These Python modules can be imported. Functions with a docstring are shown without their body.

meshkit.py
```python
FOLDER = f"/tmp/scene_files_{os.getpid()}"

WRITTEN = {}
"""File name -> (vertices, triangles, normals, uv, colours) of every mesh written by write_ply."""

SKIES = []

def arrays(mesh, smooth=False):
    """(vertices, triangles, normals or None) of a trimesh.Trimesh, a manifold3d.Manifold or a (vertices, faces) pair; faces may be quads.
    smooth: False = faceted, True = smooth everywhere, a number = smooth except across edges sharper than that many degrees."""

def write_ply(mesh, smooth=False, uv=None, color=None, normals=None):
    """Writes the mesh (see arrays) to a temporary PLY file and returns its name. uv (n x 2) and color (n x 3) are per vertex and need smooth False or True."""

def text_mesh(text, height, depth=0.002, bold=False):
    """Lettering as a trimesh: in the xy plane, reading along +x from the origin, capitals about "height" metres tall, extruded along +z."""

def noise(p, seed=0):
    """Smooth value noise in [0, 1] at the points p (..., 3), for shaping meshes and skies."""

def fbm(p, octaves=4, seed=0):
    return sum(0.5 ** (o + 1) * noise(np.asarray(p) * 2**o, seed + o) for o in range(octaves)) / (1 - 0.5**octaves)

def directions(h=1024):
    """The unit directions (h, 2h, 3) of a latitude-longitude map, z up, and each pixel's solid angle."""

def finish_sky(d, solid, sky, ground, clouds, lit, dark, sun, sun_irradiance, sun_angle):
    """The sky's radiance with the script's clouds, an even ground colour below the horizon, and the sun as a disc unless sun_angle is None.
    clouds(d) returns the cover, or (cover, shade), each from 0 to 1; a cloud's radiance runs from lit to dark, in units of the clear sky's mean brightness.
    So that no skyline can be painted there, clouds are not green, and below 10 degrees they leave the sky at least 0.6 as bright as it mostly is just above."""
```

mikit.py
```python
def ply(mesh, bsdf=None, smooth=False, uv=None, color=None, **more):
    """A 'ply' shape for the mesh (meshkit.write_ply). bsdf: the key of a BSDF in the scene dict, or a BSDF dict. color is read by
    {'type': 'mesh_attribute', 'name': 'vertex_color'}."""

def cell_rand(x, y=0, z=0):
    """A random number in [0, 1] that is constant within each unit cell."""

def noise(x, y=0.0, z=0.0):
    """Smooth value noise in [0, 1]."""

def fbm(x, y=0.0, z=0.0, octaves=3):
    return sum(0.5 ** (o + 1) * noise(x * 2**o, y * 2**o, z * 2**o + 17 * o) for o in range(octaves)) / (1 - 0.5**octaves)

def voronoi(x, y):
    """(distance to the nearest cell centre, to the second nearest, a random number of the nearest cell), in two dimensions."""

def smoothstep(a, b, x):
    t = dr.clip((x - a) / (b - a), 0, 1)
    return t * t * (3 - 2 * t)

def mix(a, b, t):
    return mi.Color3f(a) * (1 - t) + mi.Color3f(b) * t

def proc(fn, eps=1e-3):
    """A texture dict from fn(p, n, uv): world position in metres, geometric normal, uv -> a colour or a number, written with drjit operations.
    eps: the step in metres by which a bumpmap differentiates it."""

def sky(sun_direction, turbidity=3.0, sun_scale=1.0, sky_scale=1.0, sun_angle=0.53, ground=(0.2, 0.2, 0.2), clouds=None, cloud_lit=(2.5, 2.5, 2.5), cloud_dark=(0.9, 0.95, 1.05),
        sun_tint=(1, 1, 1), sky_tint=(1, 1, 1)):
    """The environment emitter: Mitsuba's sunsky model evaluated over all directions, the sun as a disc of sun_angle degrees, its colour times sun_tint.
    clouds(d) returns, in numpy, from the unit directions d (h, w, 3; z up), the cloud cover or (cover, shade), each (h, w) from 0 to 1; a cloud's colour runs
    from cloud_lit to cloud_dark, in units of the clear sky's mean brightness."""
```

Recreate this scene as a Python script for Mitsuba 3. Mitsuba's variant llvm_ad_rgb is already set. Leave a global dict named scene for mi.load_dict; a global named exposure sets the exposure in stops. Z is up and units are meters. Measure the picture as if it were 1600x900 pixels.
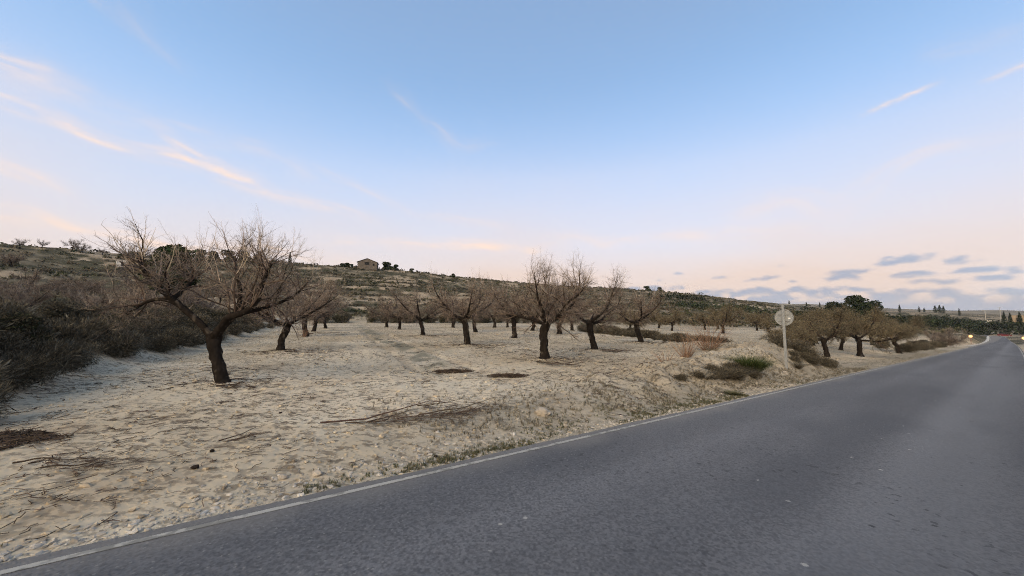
import math, random
import numpy as np, trimesh, drjit as dr, mitsuba as mi
import mikit, meshkit
from mikit import proc, noise as dnoise, fbm as dfbm, voronoi, smoothstep, mix
from scipy.interpolate import RBFInterpolator

scene, labels = {}, {}
T = mi.ScalarTransform4f
rng = np.random.default_rng(7)

# ------------------------------------------------------------------ camera, sky, exposure
CAM_Z, PITCH = 1.6, math.atan(47 / 580)
scene['air'] = {'type': 'homogeneous', 'albedo': {'type': 'rgb', 'value': [.95, .95, .95]}, 'sigma_t': 0.0001}
scene['camera'] = {'type': 'perspective', 'fov': 2 * math.degrees(math.atan(800 / 580)), 'fov_axis': 'x', 'near_clip': 0.05, 'far_clip': 20000.0, 'medium': {'type': 'ref', 'id': 'air'},
                   'to_world': T().look_at(origin=[0, 0, CAM_Z], target=[0, math.cos(PITCH), CAM_Z + math.sin(PITCH)], up=[0, 0, 1])}
def sstep(a, b, x):
    t = np.clip((x - a) / (b - a), 0, 1)
    return t * t * (3 - 2 * t)
exposure = 3.3
SUN_AZ, SUN_EL = math.radians(-152), math.radians(28)
SUN = (math.sin(SUN_AZ)*math.cos(SUN_EL), math.cos(SUN_AZ)*math.cos(SUN_EL), math.sin(SUN_EL))
STREAKS = [(-66,21,-20,18.5,2.6,.16),(-62,23.5,-50,22.5,2.3,.5),(-57,20,-36,16.5,1.5,.55),(-40,16.6,-27,14.4,1.3,.4),(-44.5,20,-33,16,1.6,.55),(-33,16,-20,13.5,1.5,.3),
           (-60,14.5,-50,12,1.6,.45),(-56,34,-43,27,1.1,.30),(-50,32,-42,27.5,1.8,.15),(-20,32,-8,24,1.6,.24),(-12,27,-1,25,1.8,.15),(-29,20,-15,15.5,1.0,.25),(-16,16,0,13.5,1.2,.22),(44.5,22.0,50.5,23.0,.55,.5),(53,22.0,58,22.2,.6,.42),(49,25.5,57,25.0,2.0,.2),(50,31,56,33,.8,.22),
           (30,13,58,17,3.0,.2),(-30,11,10,11,1.6,.3),(5,12.5,40,11,1.6,.25),(-60,9,-20,9,1.6,.3)]
PUFFS = [(42.4, 4.73, 2.69, 0.73), (41.0, 4.54, 1.4, 0.45), (47.3, 6.14, 1.91, 0.6), (46.0, 5.88, 1.34, 0.34), (50.6, 5.57, 1.12, 0.63), (51.9, 5.59, 0.53, 0.24), (36.0, 6.52, 1.16, 0.32), (34.3, 4.97, 2.16, 0.49), (37.2, 4.48, 0.63, 0.31), (29.3, 5.41, 1.2, 0.3), (21.6, 5.4, 2.13, 0.32), (24.3, 6.19, 0.74, 0.23), (47.8, 4.44, 3.12, 0.4), (51.1, 4.51, 2.14, 0.37), (53.7, 4.26, 0.86, 0.53), (48.3, 3.68, 3.07, 0.46), (51.9, 3.71, 2.63, 0.37), (19.9, 4.17, 5.24, 0.56), (28.1, 3.05, 4.61, 1.05), (33.2, 3.22, 3.11, 0.74), (38.4, 3.17, 3.64, 0.7), (42.4, 3.13, 2.15, 0.36), (40.2, 2.34, 4.04, 0.91), (34.6, 2.19, 6.03, 0.81), (46.0, 2.13, 3.82, 0.96), (50.4, 2.2, 3.62, 0.76), (53.4, 2.42, 1.41, 0.47), (52.7, 1.38, 3.27, 0.6), (48.3, 1.12, 5.25, 0.66), (43.5, 1.22, 4.68, 0.65), (16.3, 17.02, 1.27, 0.38), (14.0, 15.16, 1.67, 0.38), (16.8, 12.11, 1.09, 0.19), (37.8, 5.6, 0.49, 0.23)]
def clouds(d):
    az = np.degrees(np.arctan2(d[...,0], d[...,1])); el = np.degrees(np.arcsin(np.clip(d[...,2],-1,1)))
    q = np.stack([d[...,0]/(d[...,2]+.25), d[...,1]/(d[...,2]+.25), d[...,2]*2], -1)
    n1 = meshkit.fbm(q*1.1+3, 4, 5); n2 = meshkit.fbm(np.stack([az/6.0, el/1.6, az*0], -1), 4, 9)
    glow = sstep(-.35, 1.0, np.cos(np.radians(az)-SUN_AZ))
    veil = .92*np.exp(-(np.maximum(el-1,0)/(16+14*glow))**1.5)+.10+.25*sstep(24,45,el)*(1-glow)
    veil = veil*(.8+.4*n1) + .10*(n1-.5)
    wisp = np.zeros_like(az)
    for a0,e0,a1,e1,wd,s in STREAKS:
        L=math.hypot(a1-a0,e1-e0); ux,uy=(a1-a0)/L,(e1-e0)/L
        u=((az-a0)*ux+(el-e0)*uy)/L; v=(-(az-a0)*uy+(el-e0)*ux)
        m=(u>-.13)&(u<1.13)&(np.abs(v)<3.2*wd)
        u,v,am,em=u[m],v[m],az[m],el[m]
        v = v + 1.5*wd*(meshkit.fbm(np.stack([am/7,em/7,am*0+a0],-1),2,3)-.5)
        fr = meshkit.fbm(np.stack([u*L/3.0, v/(wd*.22), u*0+e0],-1),3,11)
        w = .8*s*np.exp(-(v/(wd*.62))**2*1.6)*sstep(-.12,.3,u)*sstep(1.12,.6,u)*(.05+1.8*fr*fr*1.3)
        veil[m] += w*(1-np.clip(veil[m],0,1)*.6); wisp[m] += w
    # grey cumulus low over the valley
    grey = np.zeros_like(az)
    rough = meshkit.fbm(np.stack([az/1.5, el/.6, az*0+2], -1), 5, 21) - .5
    for a0, e0, wa, we in PUFFS:
        m = (np.abs(az-a0) < 2.2*wa+1) & (np.abs(el-e0) < 2.5*we+.8)
        u, v = (az[m]-a0)/wa, (el[m]-e0)/we
        q = 1 - u*u - np.where(v < 0, (v*1.5)**2, v*v) + 3.4*rough[m]
        grey[m] = np.maximum(grey[m], (.86 if e0 < 9 else .25)*sstep(-.6, 1.2, q))
    bank = meshkit.fbm(np.stack([az/7.5, el/1.5, az*0+2], -1), 5, 21)
    beyond = sstep(56,64,az)*sstep(130,100,az)*sstep(9,2,el)
    grey = np.maximum(grey, sstep(.52,.62,bank)*beyond*.9)
    stratus = sstep(2.6,1.2,el+1.5*(n2-.5))*sstep(8,26,az)*sstep(130,90,az)*.85
    grey = np.clip(np.maximum(grey,stratus),0,1)
    cover = np.clip(np.maximum(np.clip(veil,0,.97),grey),0,.97)
    shade = np.clip(grey*1.0,0,1)
    blue = .95*sstep(14,34,el)*(1-np.clip(wisp*2.2,0,1))
    return cover, np.maximum(np.maximum(shade, blue), .26*(1-np.clip(wisp*2.5,0,1)))
scene['sky'] = mikit.sky(SUN, turbidity=7, sun_scale=0.24, sky_scale=1.0, sun_angle=52, clouds=clouds, cloud_lit=(1.11,.82,.635), cloud_dark=(.27,.35,.50), sun_tint=(1.0,.86,.66), sky_tint=(.76,.92,1.03))


# ------------------------------------------------------------------ the lie of the land
UX, UY = 0.803, 0.596            # the road's heading; n is the distance to the left of it
def tn(x, y):
    return UX * x + UY * y, -UY * x + UX * y
_tt = np.arange(-400, 1200, 1.0)
_ss = np.where(_tt < 200, -0.03, -0.0125); _ss = np.where(_tt < -40, 0.0, _ss); _ss = np.where(_tt > 330, 0.0, _ss)
_zz = np.cumsum(_ss); _zz -= np.interp(0, _tt, _zz)
def road_z(t): return np.interp(t, _tt, _zz)
def road_c(t):                    # lateral position of the road's axis
    return 1.80 + 2.4 * (np.maximum(t - 50, 0) / 200) ** 2 + 26 * (np.maximum(t - 290, 0) / 60) ** 2
HALF = 2.2
LAND = np.array([(-179.3,130,28.3),(-169.0,140,28.4),(-155.2,150,26.7),(-142.2,165,28.1),(-124.1,180,29.2),(-82.8,200,29.2),(-57.4,208,27.8),(-37.1,215,25.7),(0.0,230,23.8),(71.7,260,21.8),(120.7,280,20.9),(187.1,310,18.2),(310.3,360,11.5),(470.7,420,7.4),(-208.6,110,25.7),(-94.8,50,5.7),(-117.2,85,13.6),(-69.0,50,5.2),(-34.5,25,1.9),(-132.8,110,16.2),(-90.5,75,7.7),(-36.2,30,1.8),(-109.1,115,15.9),(-71.1,75,6.4),(-37.9,40,1.9),(-89.7,130,16.6),(-65.5,95,7.7),(-41.4,60,2.6),(-62.1,150,16.3),(-47.6,115,8.5),(-37.2,90,3.3),(-27.6,160,14.6),(-20.7,120,6.8),(-15.9,92,2.7),(15.5,180,12.5),(11.2,130,5.4),(7.9,92,2.1),(69.0,200,10.9),(44.8,130,4.3),(31.7,92,1.1),(120.7,200,7.5),(66.4,110,1.6),(45.3,75,0.2),(198.3,230,3.6),(112.1,130,-0.2),(313.8,280,1.6),(168.1,150,-2.0),(123.3,110,-2.8),(293.8,240,-2.1),(229.3,190,-4.3),(353.8,270,-3.5),(249.0,190,-6.6),(386.2,280,-2.7),(262.1,190,-5.9),(387.9,250,-4.9),(279.3,180,-5.5),(159.3,110,-3.9),(844.8,700,6.4),(965.5,700,5.2),(603.4,700,11.3),(1206.9,700,5.2),(465.5,900,43.5),(-120.7,700,58.3),(-431.0,500,59.4),(-551.7,400,68.5),
  (-60,0,2.0),(-120,0,5.0),(-90,-60,2.0),(0,-80,0.5),(80,-60,-2.0),(200,-60,-6.0),(180,40,-5.0),(400,60,-8.0),(-300,-200,10.0),(0,-400,-4.0),(600,-300,-14.0),(-900,0,60.0),(-900,-900,20.0),(0,-1500,0.0),(1500,-900,-20.0),(1800,400,-6.0),
  (1900,1400,26.0),(2400,1500,22.0),(1700,1700,30.0),(1200,1800,35.0),(800,2600,90.0),(0,2600,110.0),(-1500,2000,120.0),(-2600,0,90.0),(0,-5000,0.0),(5000,-3000,-10.0),(6000,3000,40.0),(-5000,3000,120.0),(0,6000,120.0),(-5000,-3000,60.0),(3500,6000,120.0),(4200,700,8.0)])
_rbf = RBFInterpolator(LAND[:, :2], LAND[:, 2], kernel='linear', neighbors=40)
_BY = np.array([-20, 0, 5.7, 8.2, 11.2, 16, 42, 72, 120.0]); _BX = np.array([-5.6, -6.3, -7.85, -9.9, -11.6, -13.8, -26.8, -40, -60.0])
def d_bank(x, y):                 # distance left of the foot of the scrub bank
    return (np.interp(y, _BY, _BX) - x) * 0.87
def t_edge(n): return np.interp(n, [4, 6.5, 12, 16.7, 22, 44, 60], [18.6, 19.6, 21.2, 24.5, 25.5, 38, 50])
def n2(x, y, s, octv=3, seed=0): return meshkit.fbm(np.stack([x / s, y / s, 0 * x + seed * 3.7], -1), octv, seed) - 0.5
TREES = ((-7.02, 9.05), (1.2, 14.07), (-2.48, 20.75), (3.93, 17.98), (7.72, 22.48), (-10.43, 16.88), (-7.1, 29.83))   # the nearest trunks: soil heaped at their feet
def land(x, y, fine=True):
    x, y = np.asarray(x, float), np.asarray(y, float)
    t, n = tn(x, y); r = np.hypot(x, y); db = d_bank(x, y)
    nr = n - road_c(t)
    zr = road_z(t)
    zf = 0.01 * np.clip(y - 12, 0, 70) + 0.12 * n2(x, y, 9, 2, 1)
    edge = t_edge(n) + 1.2 * n2(x, y, 3.0, 3, 4)
    wl = sstep(-0.5, 2.6, t - edge)
    zl = zr * (1 / (1 + np.clip(n - 6, 0, 200) / 12)) + 0.012 * np.clip(n - 6, 0, 80) + 0.10 * n2(x, y, 8, 2, 2)
    lip = (0.44 + 0.7 * n2(x, y, 2.2, 2, 31)) * np.exp(-((t - edge + 1.3) / np.where(t < edge - 1.3, 3.0, 1.3)) ** 2) * sstep(5.2, 6.6, n) * sstep(13, 8.5, n)
    z = zf * (1 - wl) + zl * wl + lip
    right = sstep(0, -6, nr + HALF)
    z = z * (1 - right) + (zr - 0.25 - 0.02 * np.clip(-nr, 0, 60) + 0.3 * n2(x, y, 7, 3, 6)) * right
    bank = sstep(-0.2, 3.4, db + 1.2 * n2(x, y, 4, 2, 3))
    z = z + bank * (1.15 + 0.35 * n2(x, y, 5, 3, 8)) * sstep(-30, -4, y)
    rb = _rbf(np.stack([x.ravel(), y.ravel()], -1)).reshape(x.shape)
    hill = rb + 2.2 * n2(x, y, 38, 3, 11) * sstep(60, 140, r)
    step = 2.3 + 0.0 * x
    s = hill / step + 1.3 * n2(x, y, 60, 2, 12)
    fr = s - np.floor(s)
    hill_t = hill + step * (sstep(0.55, 0.95, fr) - fr) * (0.05 + 0.9 * (n2(x, y, 45, 2, 19) + 0.5)) * sstep(45, 90, r) * sstep(900, 500, r)
    hill_t = hill_t + 0.5 * n2(x, y, 6, 3, 13) * sstep(40, 90, r) + sstep(500, 1500, r) * 60 * n2(x, y, 500, 4, 14)
    wh = np.maximum(np.maximum(sstep(68, 90, y + 3 * n2(x, y, 12, 2, 15)), sstep(9, 30, db)), sstep(80, 140, r))
    z = z * (1 - wh) + hill_t * wh
    bw = 1.2 + 0.2 * sstep(2, 12, t) + 8 * sstep(100, 250, t)
    an = np.abs(nr)
    wr = (1 - sstep(HALF + 0.25, HALF + 0.25 + bw, an)) * sstep(-70, -40, t) * sstep(420, 330, t)
    z = z * (1 - wr) + (zr - 0.03) * wr
    z = z - 0.10 * (an < HALF - 0.12) * sstep(-60, -50, t) * sstep(400, 350, t)
    if fine:
        soil = (1 - sstep(0.1, 0.5, wr)) * sstep(130, 60, r)
        fur = -0.42 * y * 0 + (x * 0.906 + y * 0.423)        # across the tractor's way
        clod = 0.022 * n2(x, y, 0.42, 3, 21) + 0.024 * np.abs(n2(x, y, 0.13, 2, 22)) * 2 + 0.06 * n2(fur * 2.6, (y * 0.906 - x * 0.423) * 0.2, 1.0, 3, 23)
        rut = sum(np.exp(-((fur - c_ - 0.5 * n2(x, y, 9, 2, 33)) / 0.16) ** 2) for c_ in (2.25, 3.85)) * sstep(7, 13, y) * sstep(68, 55, y)
        z = z - 0.055 * rut * sstep(1, -1, t - edge)
        for tx, ty in TREES: z = z + 0.09 * np.exp(-((x - tx) ** 2 + (y - ty) ** 2) / 0.28)
        z = z + soil * clod * (1 - 0.4 * wh)
        z = z + 0.05 * n2(x, y, 0.3, 3, 25) * wr * (an > HALF + 0.05)
        mound = np.maximum(np.exp(-(((t - edge - 0.5) / 2.2) ** 2)) * sstep(4.5, 6, n) * sstep(22, 12, n), sstep(5, 10, t) * sstep(22, 19, t) * sstep(4.5, 5.2, n) * sstep(8.2, 6.5, n))
        z = z + 0.26 * np.exp(-((n - 6.1 - 0.5 * n2(x, y, 2.5, 2, 28)) / 0.75) ** 2) * sstep(6, 11, t) * sstep(20, 17, t) * (0.9 + 1.4 * n2(x, y, 1.3, 2, 29))
        z = z + mound * (0.62 * n2(x * 1.6, y, 0.7, 4, 26) + 0.10 * np.abs(n2(x * 2.2, y * 1.2, 0.35, 2, 27)))
    return z

# ------------------------------------------------------------------ materials
def line_db(p):                   # rough distance left of the bank's foot
    return ((-7.85 - 0.522 * (p.y - 5.7)) - p.x) * 0.886
def ground_colour(p, n, uv):
    x, y = p.x, p.y
    t, nn = UX * x + UY * y, UX * y - UY * x
    big = dfbm(x / 4.0, y / 4.0, 0.0, 3)
    mid = dfbm(x / 0.7 + 9, y / 0.7, 3.0, 3)
    c = mix((0.425, 0.35, 0.245), (0.55, 0.465, 0.34), smoothstep(0.30, 0.72, big))
    c = mix(c, (0.33, 0.25, 0.17), 0.4 * smoothstep(0.55, 0.80, mid))
    c = mix(c, (0.56, 0.49, 0.37), 0.5 * smoothstep(0.60, 0.78, dfbm(x / 2.6 + 31, y / 1.5, 5.0, 3)))
    along, across = y * 0.906 - x * 0.423, x * 0.906 + y * 0.423
    where = smoothstep(0.34, 0.62, dfbm(x / 3.0 + 5, y / 3.0, 9.0, 3))
    fleck = dfbm((x * 0.97 - y * 0.24) * 6.5, (y * 0.97 + x * 0.24) * 14.0, 7.0, 3)
    c = mix(c, (0.145, 0.112, 0.080), 0.85 * smoothstep(0.54, 0.66, 0.68 * fleck + 0.32 * dfbm(x * 26.0, y * 34.0, 3.0, 2)) * (0.25 + 0.75 * where))
    c = mix(c, (0.075, 0.058, 0.043), 0.8 * smoothstep(0.68, 0.78, dfbm(x * 6.0, y * 9.0, 17.0, 3)) * where)
    speck = dfbm(x * 14.0, y * 14.0, 2.0, 2)
    c = mix(c, (0.19, 0.155, 0.115), 0.6 * smoothstep(0.60, 0.74, speck))
    rows = dr.cos(across * 2.6 + 1.5 * dnoise(along / 6.0, across / 4.0)) * smoothstep(10.0, 20.0, y)
    c = c * (1.0 - 0.10 * smoothstep(0.2, 1.0, rows))
    # greenish weed cover in the tractor's way
    shift = 0.5 * (dnoise(along / 9.0, 3.0) - 0.5)
    way = smoothstep(0.75, 0.25, dr.abs(across - 3.05 - shift)) * smoothstep(9.0, 14.0, y) * smoothstep(70.0, 50.0, y)
    c = mix(c, (0.15, 0.142, 0.105), 0.75 * way * smoothstep(0.36, 0.58, dfbm(x * 1.3, y * 0.6, 4.0, 3)))
    ruts = dr.maximum(smoothstep(0.24, 0.05, dr.abs(across - 2.25 - shift)), smoothstep(0.24, 0.05, dr.abs(across - 3.85 - shift))) * smoothstep(7.0, 13.0, y) * smoothstep(68.0, 50.0, y)
    c = mix(c, (0.24, 0.20, 0.15), 0.5 * ruts * smoothstep(0.3, 0.6, dfbm(x * 1.1, y * 1.1, 14.0, 3)))
    # the verge: thin dead grass and dust
    nr = nn - 1.8
    verge = smoothstep(5.4, 2.8, nr + 2.6 * (dfbm(x / 1.3, y / 1.3, 8.0, 4) - 0.5)) * smoothstep(-2.0, 5.0, t) * smoothstep(90.0, 50.0, t)
    c = mix(c, mix((0.13, 0.115, 0.085), (0.36, 0.31, 0.235), dfbm(x * 3.4, y * 3.4, 1.0, 4)), 0.8 * verge)
    # the hillside: dead grass, low scrub and bare marl
    hill = dr.maximum(smoothstep(66.0, 92.0, y), smoothstep(1.0, 7.0, line_db(p) + 3.0 * (dnoise(x / 3.0, y / 3.0) - 0.5)))
    hill = dr.maximum(hill, smoothstep(110.0, 160.0, dr.sqrt(x * x + y * y)))
    h1 = dfbm(x / 16.0, y / 16.0, 1.0, 4)
    h2 = dfbm(x / 3.2, y / 3.2, 6.0, 3)
    hc = mix((0.085, 0.076, 0.054), (0.165, 0.142, 0.102), smoothstep(0.3, 0.7, h2))
    hc = mix(hc, (0.055, 0.054, 0.036), 0.85 * smoothstep(0.42, 0.58, dfbm(x / 7.0, y / 7.0, 3.0, 4)))
    bare = dr.maximum(smoothstep(0.54, 0.66, h1 + 0.30 * (h2 - 0.5)), 0.45 * smoothstep(0.90, 0.76, n.z) * smoothstep(0.45, 0.65, h2))
    hc = mix(hc, mix((0.26, 0.205, 0.145), (0.40, 0.325, 0.235), h2), 0.8 * bare)
    far = smoothstep(500.0, 1200.0, dr.sqrt(x * x + y * y))
    hc = mix(hc, mix((0.10, 0.095, 0.075), (0.26, 0.22, 0.17), dfbm(x / 130.0, y / 130.0, 2.0, 4)), far)
    return mix(c, hc, hill)
def ground_bump(p, n, uv):
    f1, f2, _ = voronoi(p.x * 7.0 + 1.5 * dnoise(p.x * 3, p.y * 3), p.y * 7.0 + 1.5 * dnoise(p.x * 3, p.y * 3, 4.0))
    g1, g2, _ = voronoi(p.x * 19.0, p.y * 19.0)
    near = smoothstep(70.0, 25.0, dr.sqrt(p.x * p.x + p.y * p.y))
    return near * (0.009 * dr.minimum(f2 - f1, 0.5) + 0.005 * (1 - g1) + 0.02 * dfbm(p.x * 2.3, p.y * 2.3, 0.0, 3))
scene['soil'] = {'type': 'bumpmap', 'scale': 1.0, 'arbitrary': proc(ground_bump, eps=0.006), 'bsdf': {'type': 'diffuse', 'reflectance': proc(ground_colour)}}

def road_coords(p):
    return UX * p.x + UY * p.y, UX * p.y - UY * p.x
def asphalt_colour(p, n, uv):
    t, nn = road_coords(p)
    g = dfbm(p.x * 55, p.y * 55, 0.0, 2)
    c = mix((0.042, 0.042, 0.045), (0.118, 0.117, 0.121), g)
    c = c * (0.80 + 0.45 * dfbm(t / 7.0, nn / 1.1, 2.0, 3))
    c = mix(c, (0.125, 0.127, 0.134), 0.45 * smoothstep(0.75, 0.15, dr.abs(nn - 0.7 + 0.3 * (dnoise(t / 6.0) - 0.5))))
    c = mix(c, (0.052, 0.053, 0.058), 0.5 * smoothstep(0.50, 0.80, dfbm(t / 3.2, nn / 0.8, 11.0, 4)))
    c = mix(c, (0.028, 0.028, 0.030), 0.7 * smoothstep(0.72, 0.80, dfbm(p.x * 16, p.y * 16, 14.0, 3)) * smoothstep(0.45, 0.7, dfbm(p.x / 1.2, p.y / 1.2, 8.0, 2)))
    d1, d2, which = voronoi(p.x * 2.3, p.y * 2.3)
    wob_ = 0.05 * dnoise(p.x * 30, p.y * 30)
    chip = smoothstep(0.075, 0.045, d1 + wob_) * dr.select(which > 0.90, 1.0, 0.0)
    c = mix(c, (0.27, 0.26, 0.24), 0.8 * chip)
    c = mix(c, (0.022, 0.022, 0.024), 0.8 * smoothstep(0.09, 0.05, d1 + wob_) * dr.select(which < 0.07, 1.0, 0.0))
    e1, e2, _ = voronoi(p.x * 9.0, p.y * 9.0)
    c = mix(c, (0.20, 0.195, 0.18), 0.5 * smoothstep(0.10, 0.05, e1) * smoothstep(0.5, 0.65, dfbm(p.x / 1.5, p.y / 1.5, 3.0, 3)))
    tracks = dr.maximum(smoothstep(0.45, 0.0, dr.abs(nn - 0.95)), smoothstep(0.45, 0.0, dr.abs(nn - 2.6)))
    c = c * (1.0 + 0.16 * tracks * (0.6 + 0.8 * dfbm(t / 5.0, nn, 1.0, 2)))
    dust = smoothstep(0.55, 0.05, 4.0 - nn + 0.35 * (dfbm(t * 1.5, 0.0, 5.0, 3) - 0.5))
    return mix(c, (0.22, 0.20, 0.17), 0.35 * dust)
def asphalt_bump(p, n, uv):
    a, b, _ = voronoi(p.x * 70, p.y * 70)
    return 0.006 * (0.6 - a) + 0.004 * dfbm(p.x * 30, p.y * 30, 0.0, 2)
scene['asphalt'] = {'type': 'bumpmap', 'scale': 1.0, 'arbitrary': proc(asphalt_bump, eps=0.003),
                    'bsdf': {'type': 'principled', 'base_color': proc(asphalt_colour), 'roughness': 0.72, 'specular': 0.35}}
def paint_colour(p, n, uv):
    t, nn = road_coords(p)
    wear = dfbm(p.x * 13, p.y * 13, 0.0, 3) + 0.5 * (dfbm(t / 3.0, 0.0, 9.0, 2) - 0.5)
    return mix((0.36, 0.345, 0.31), (0.17, 0.165, 0.15), 0.8 * smoothstep(0.50, 0.72, wear))
scene['line_paint'] = {'type': 'diffuse', 'reflectance': proc(paint_colour)}
def concrete_colour(p, n, uv):
    return mix((0.40, 0.37, 0.32), (0.58, 0.55, 0.50), dfbm(p.x / 1.4, p.y / 1.4, p.z, 4))
scene['concrete'] = {'type': 'diffuse', 'reflectance': proc(concrete_colour)}
scene['plant'] = {'type': 'twosided', 'bsdf': {'type': 'diffuse', 'reflectance': {'type': 'mesh_attribute', 'name': 'vertex_color'}}}
def bark_colour(p, n, uv):
    f = dfbm(p.x * 22, p.y * 22, p.z * 5, 3)
    c = mix((0.007, 0.006, 0.0055), (0.032, 0.026, 0.022), f)
    return mix(c, (0.12, 0.10, 0.08), 0.5 * smoothstep(0.64, 0.76, dfbm(p.x * 7, p.y * 7, p.z * 3 + 4, 3)))
scene['bark'] = {'type': 'diffuse', 'reflectance': proc(bark_colour)}
def flat(name, rgb, rough=None):
    scene[name] = {'type': 'diffuse', 'reflectance': {'type': 'rgb', 'value': list(rgb)}} if rough is None else {'type': 'principled', 'base_color': {'type': 'rgb', 'value': list(rgb)}, 'roughness': rough}

# ------------------------------------------------------------------ ground, road
def grid_faces(nr_, nc, wrap=False):
    i, j = np.meshgrid(np.arange(nr_ - 1), np.arange(nc if wrap else nc - 1), indexing='ij')
    a = i * nc + j; b = i * nc + (j + 1) % nc
    q = np.stack([a, b, b + nc, a + nc], -1).reshape(-1, 4)
    return q
az = np.radians(np.concatenate([np.arange(-59, 59.01, 0.17), np.arange(62, 300, 4.0)]))
rad = [0.7]
while rad[-1] < 3600:
    r_ = rad[-1]
    rad.append(r_ + (0.3 if r_ < 1.8 else max(0.035, r_ * (0.0105 if r_ < 330 else 0.035))))
rad = np.array(rad)
R, A = np.meshgrid(rad, az, indexing='ij')
X, Y = R * np.sin(A), R * np.cos(A)
Z = land(X, Y)
gv = np.stack([X, Y, Z], -1).reshape(-1, 3)
gf = grid_faces(len(rad), len(az), True)
cv = len(gv)
gv = np.vstack([gv, [[0, 0, float(land(np.array([0.0]), np.array([0.0]))[0])]]])
cap = np.array([[j, cv, (j + 1) % len(az)] for j in range(len(az))])
gf = np.vstack([gf[:, [0, 1, 2]], gf[:, [0, 2, 3]], cap])
scene['haze'] = {'type': 'cube', 'to_world': T().translate([0, 0, 50]).scale([4000, 4000, 130]), 'bsdf': {'type': 'null'}, 'interior': {'type': 'ref', 'id': 'air'}}
labels['haze'] = {'label': 'thin dusk haze softening the far hills', 'category': 'haze', 'kind': 'stuff'}
scene['ground'] = mikit.ply(trimesh.Trimesh(gv, gf, process=False), 'soil', smooth=True, uv=gv[:, :2])
labels['ground'] = {'label': 'pale dusty orchard soil rising into a scrub covered terraced hillside', 'category': 'ground', 'kind': 'structure'}

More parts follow.
